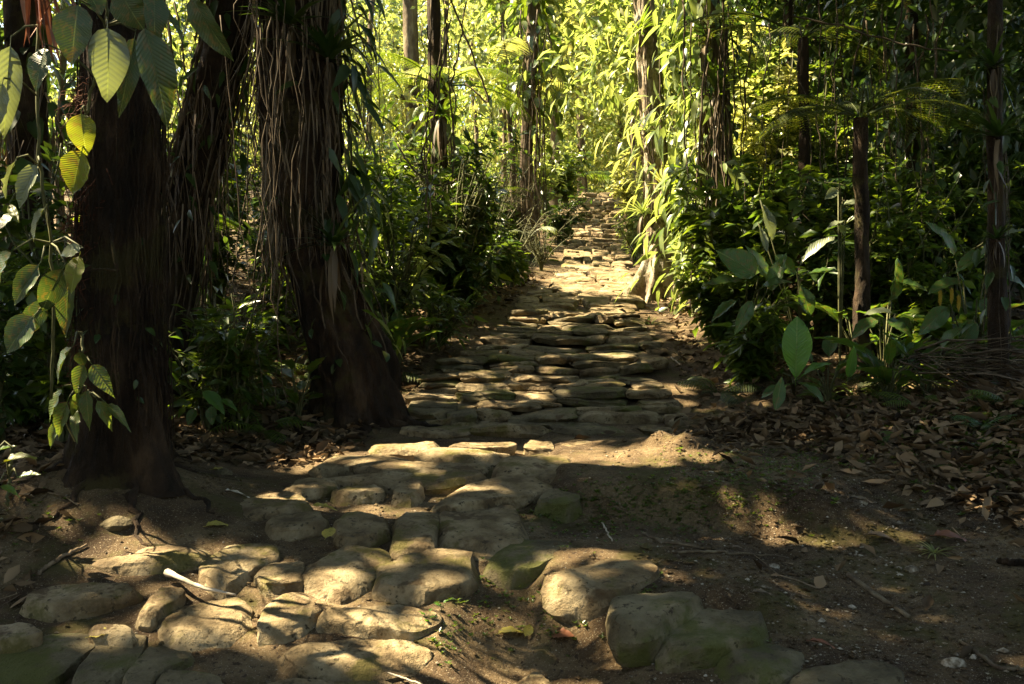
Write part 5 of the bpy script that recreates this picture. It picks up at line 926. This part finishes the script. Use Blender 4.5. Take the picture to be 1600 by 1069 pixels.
stick([gp((60, 905)), gp((90, 880)), gp((135, 855))], [.009, .010, .006], M_TWIG, 'dark stick leaning on the left earth bank'); stick([gp((940, 820)), gp((950, 838)), gp((957, 850))], [.004, .004, .003], M_BONE, 'small straw coloured twig below the earth edge'); stick([gp((560, 1052), .02), gp((610, 1062), .02), gp((660, 1078), .02)], [.004, .004], M_BONE, 'thin pale twig at the bottom edge of the steps', amp=.002)

# ------------------------------------------------------------------ litter, pebbles and seedlings
def litter():
    rng = RNG(15); N = 42000; x = rng.uniform(-5.5, 7.5, N); y = rng.uniform(3.4, 17, N); x = np.r_[x, rng.uniform(1.2, 4.6, 14000), rng.uniform(-4, -1.2, 3500)]; y = np.r_[y, rng.uniform(4.4, 8.2, 14000), rng.uniform(5.5, 8.5, 3500)]; N = len(x); c = np.interp(y, PY_, PC_); hw = np.interp(y, PY_, PH_); dr = x-c-hw; dl = c-hw-x
    n = fbm(x*1.1, y*1.1, 81); D = np.zeros(N)
    late = y > 7.6; D = np.where(late, np.maximum(sstep(-.02, .35, dr), sstep(.0, .4, dl))*.75, D)
    u = (x-1.55)-.18*(y-4)*0; right = sstep(0, .8, x-(3.0-.62*(y-4.4))+n*.4)*sstep(4.2, 5.0, y+n*.4); D = np.where(~late, right*.9, D)
    leftz = sstep(6.4, 7.0, y+n*.3)*sstep(-.9, -1.5, x)+sstep(-2.0, -2.5, x+.1*n)*.9; D = np.where((~late)&(x < 0), np.clip(leftz, 0, .9), D); D = np.clip(D+(.02+.03*(n > .3))*(y < 7.6)*(x > .9)+.018*(y > 6), 0, 1); D = D*np.where(y > 11, .6, 1)
    k = rng.rand(N) < D; x, y = x[k], y[k]; N = len(x); z = np.where((np.maximum(x-np.interp(y, PY_, PC_)-np.interp(y, PY_, PH_), np.interp(y, PY_, PC_)-np.interp(y, PY_, PH_)-x) < 0)&(y > 7.8), np.interp(y, PTY, PTZ)+.02, height(x, y))+rng.uniform(.004, .045, N); a = rng.rand(N)*6.283
    t = np.stack([np.cos(a), np.sin(a), rng.randn(N)*.3], 1); nn = np.array([0, 0, 1.])+rng.randn(N, 3)*.5; L = .035+.115*rng.rand(N)**1.4; mb = MB()
    tms = [blade(3, 'ovate', .3, .25), blade(3, 'lance', .45, -.3), blade(3, 'ovate', -.25, .35)]; w = rng.randint(0, 3, N)
    for q, tm in enumerate(tms): m = w == q; scatter(mb, tm, np.stack([x, y, z], 1)[m], t[m], nn[m], L[m], L[m]*rng.uniform(.3, .55, m.sum()))
    tag(mb.build('leaf_litter', M_LITTER), kind='stuff')
    # twigs in the litter
    mb = MB(); sel = rng.randint(0, N, 700)
    for i in sel: a = rng.rand()*6.283; l = rng.uniform(.06, .3); e = np.array([math.cos(a), math.sin(a)])*l; q = np.array([[x[i], y[i]], [x[i]+e[0]*.5, y[i]+e[1]*.5+.01], [x[i]+e[0], y[i]+e[1]]]); tube(mb, np.column_stack([q, height(q[:, 0], q[:, 1])+.02]), rng.uniform(.0015, .004), 4)
    tag(mb.build('twig_litter', M_TWIG), kind='stuff')
litter()
def pebbles(N=26000, seed=16, name='gravel', mat=None, r0=.002, r1=.0085):
    rng = RNG(seed); x = rng.uniform(-2.6, 3.4, N); y = rng.uniform(3.3, 7.2, N); edge = -.28+.55*sstep(4.2, 5.8, y); n = fbm(x*1.5, y*1.5, 33)
    D = np.where(x > edge+.7, .75+.5*n, .12+.2*n)*np.where(y > 6.2, .35, 1); k = rng.rand(N) < D; x, y = x[k], y[k]; N = len(x); r = r0+r1*rng.rand(N)**4+(rng.rand(N) < .010)*.012
    oc = np.array([[1, 0, 0], [-1, 0, 0], [0, 1, 0], [0, -1, 0], [0, 0, 1], [0, 0, -1]], float); tr = np.array([[0, 2, 4], [2, 1, 4], [1, 3, 4], [3, 0, 4], [2, 0, 5], [1, 2, 5], [3, 1, 5], [0, 3, 5]])
    V = oc[None]*(r[:, None, None]*rng.uniform(.55, 1.5, (N, 6, 1)))*np.array([1, 1, .6]); a = rng.rand(N)*6.283; ca, sa = np.cos(a)[:, None], np.sin(a)[:, None]; X = V[..., 0]*ca-V[..., 1]*sa; Yv = V[..., 0]*sa+V[..., 1]*ca
    V = np.stack([X+x[:, None], Yv+y[:, None], V[..., 2]+height(x, y)[:, None]+r[:, None]*.35], -1); mb = MB(); mb.add(V.reshape(-1, 3), (tr[None]+(np.arange(N)*6)[:, None, None]).reshape(-1, 3)); tag(mb.build(name, mat or M_PEBBLE, smooth=False), kind='stuff')
pebbles(); pebbles(42000, 18, 'soil_crumbs', M_SOIL, .003, .014)
def seedlings():
    rng = RNG(17); P_ = []
    for (px, py, sx, sy, n) in [(900, 800, 60, 26, 260), (1010, 790, 70, 30, 320), (1120, 770, 60, 30, 240), (1190, 740, 50, 30, 200), (760, 940, 40, 40, 90), (880, 960, 35, 25, 90), (1100, 1000, 50, 12, 60), (1240, 720, 50, 20, 200), (1500, 660, 90, 30, 700), (1400, 640, 90, 20, 500), (1560, 720, 60, 30, 250), (700, 990, 20, 30, 40), (1000, 930, 20, 20, 30), (1450, 600, 120, 14, 300), (60, 800, 40, 40, 60)]:
        for _ in range(n): P_.append((rng.normal(px, sx), rng.normal(py, sy)))
    mb = MB()
    ys = np.linspace(3, 12, 900)
    for px, py in P_:
        d = ray(px, py); dz = EYE+d[2]*ys-height(d[0]*ys, ys); k = np.argmax(dz < 0)
        if dz[k] >= 0 or ys[k] > 9.5: continue
        p = np.array([d[0]*ys[k], ys[k], EYE+d[2]*ys[k]]); m = rng.randint(3, 6); a = rng.rand()*6.28+np.arange(m)*2.4; s = rng.uniform(.010, .026)*(1.7 if px > 1300 else 1); e = rng.uniform(.2, .9, m)
        scatter(mb, LFAR, np.tile(p+np.array([0, 0, s*.5]), (m, 1)), np.stack([np.cos(a)*np.cos(e), np.sin(a)*np.cos(e), np.sin(e)], 1), np.tile([0, 0, 1.], (m, 1))+rng.randn(m, 3)*.2, s, s*.5)
    tag(mb.build('seedling_cover', M_MID), kind='stuff')
seedlings()
for px, py, lab in [(1460, 868, 'pale tuft of grass at the foot of the litter'),]:
    bromeliad(G(px, py), .12, M_YEL, lab, 3, n=30, dead=0).name = 'grass_tuft'
for (px, py, s, lab) in [(668, 985, .035, 'tiny seedling at the right end of the lowest stone row'), (690, 962, .03, 'tiny seedling beside the earth hollow'), (1135, 985, .03, 'small green sprout between the lower right stones')]:
    broad_plant(G(px, py), 5, s, s*.55, M_BROADL, lab, int(px), None, (s*.3, s*1.5), name='seedling', cat='seedling')
def chips():
    for px, py, s, lab in [(1057, 1058, .026, 'white stone chip beside the lower right stones'), (1345, 790, .04, 'pale flat stone at the litter edge'), (1425, 892, .035, 'pair of pale stone chips on the dark earth'), (1490, 1035, .05, 'pale flat rock near the lower right corner'), (1405, 890, .02, 'small pale pebble left of the pale chips'), (350, 740, .06, 'grey rock behind the upper left steps'), (180, 818, .08, 'low earthy rock above the long flat stone'), (600, 640, .10, 'dark rock at the foot of the leaning trunk'), (1210, 885, .03, 'small earthy pebble on the bare ground')]:
        c = G(px, py); rg = RNG(int(px)); n = 7; poly = [c+np.array([math.cos(k*6.283/n)*s*rg.uniform(.8, 1.4), math.sin(k*6.283/n)*s*rg.uniform(.6, 1.1), s*.45]) for k in range(n)]; mb = MB(); stone_geo(mb, poly, s*.8, rg, N=16, rings=6, rnd=s*.4, bulge=s*.15, rough=s*.15)
        tag(mb.build('loose_rock', M_PEBBLE if s < .055 else M_STONED, None, origin=tuple(c)), lab, 'rock')
chips()
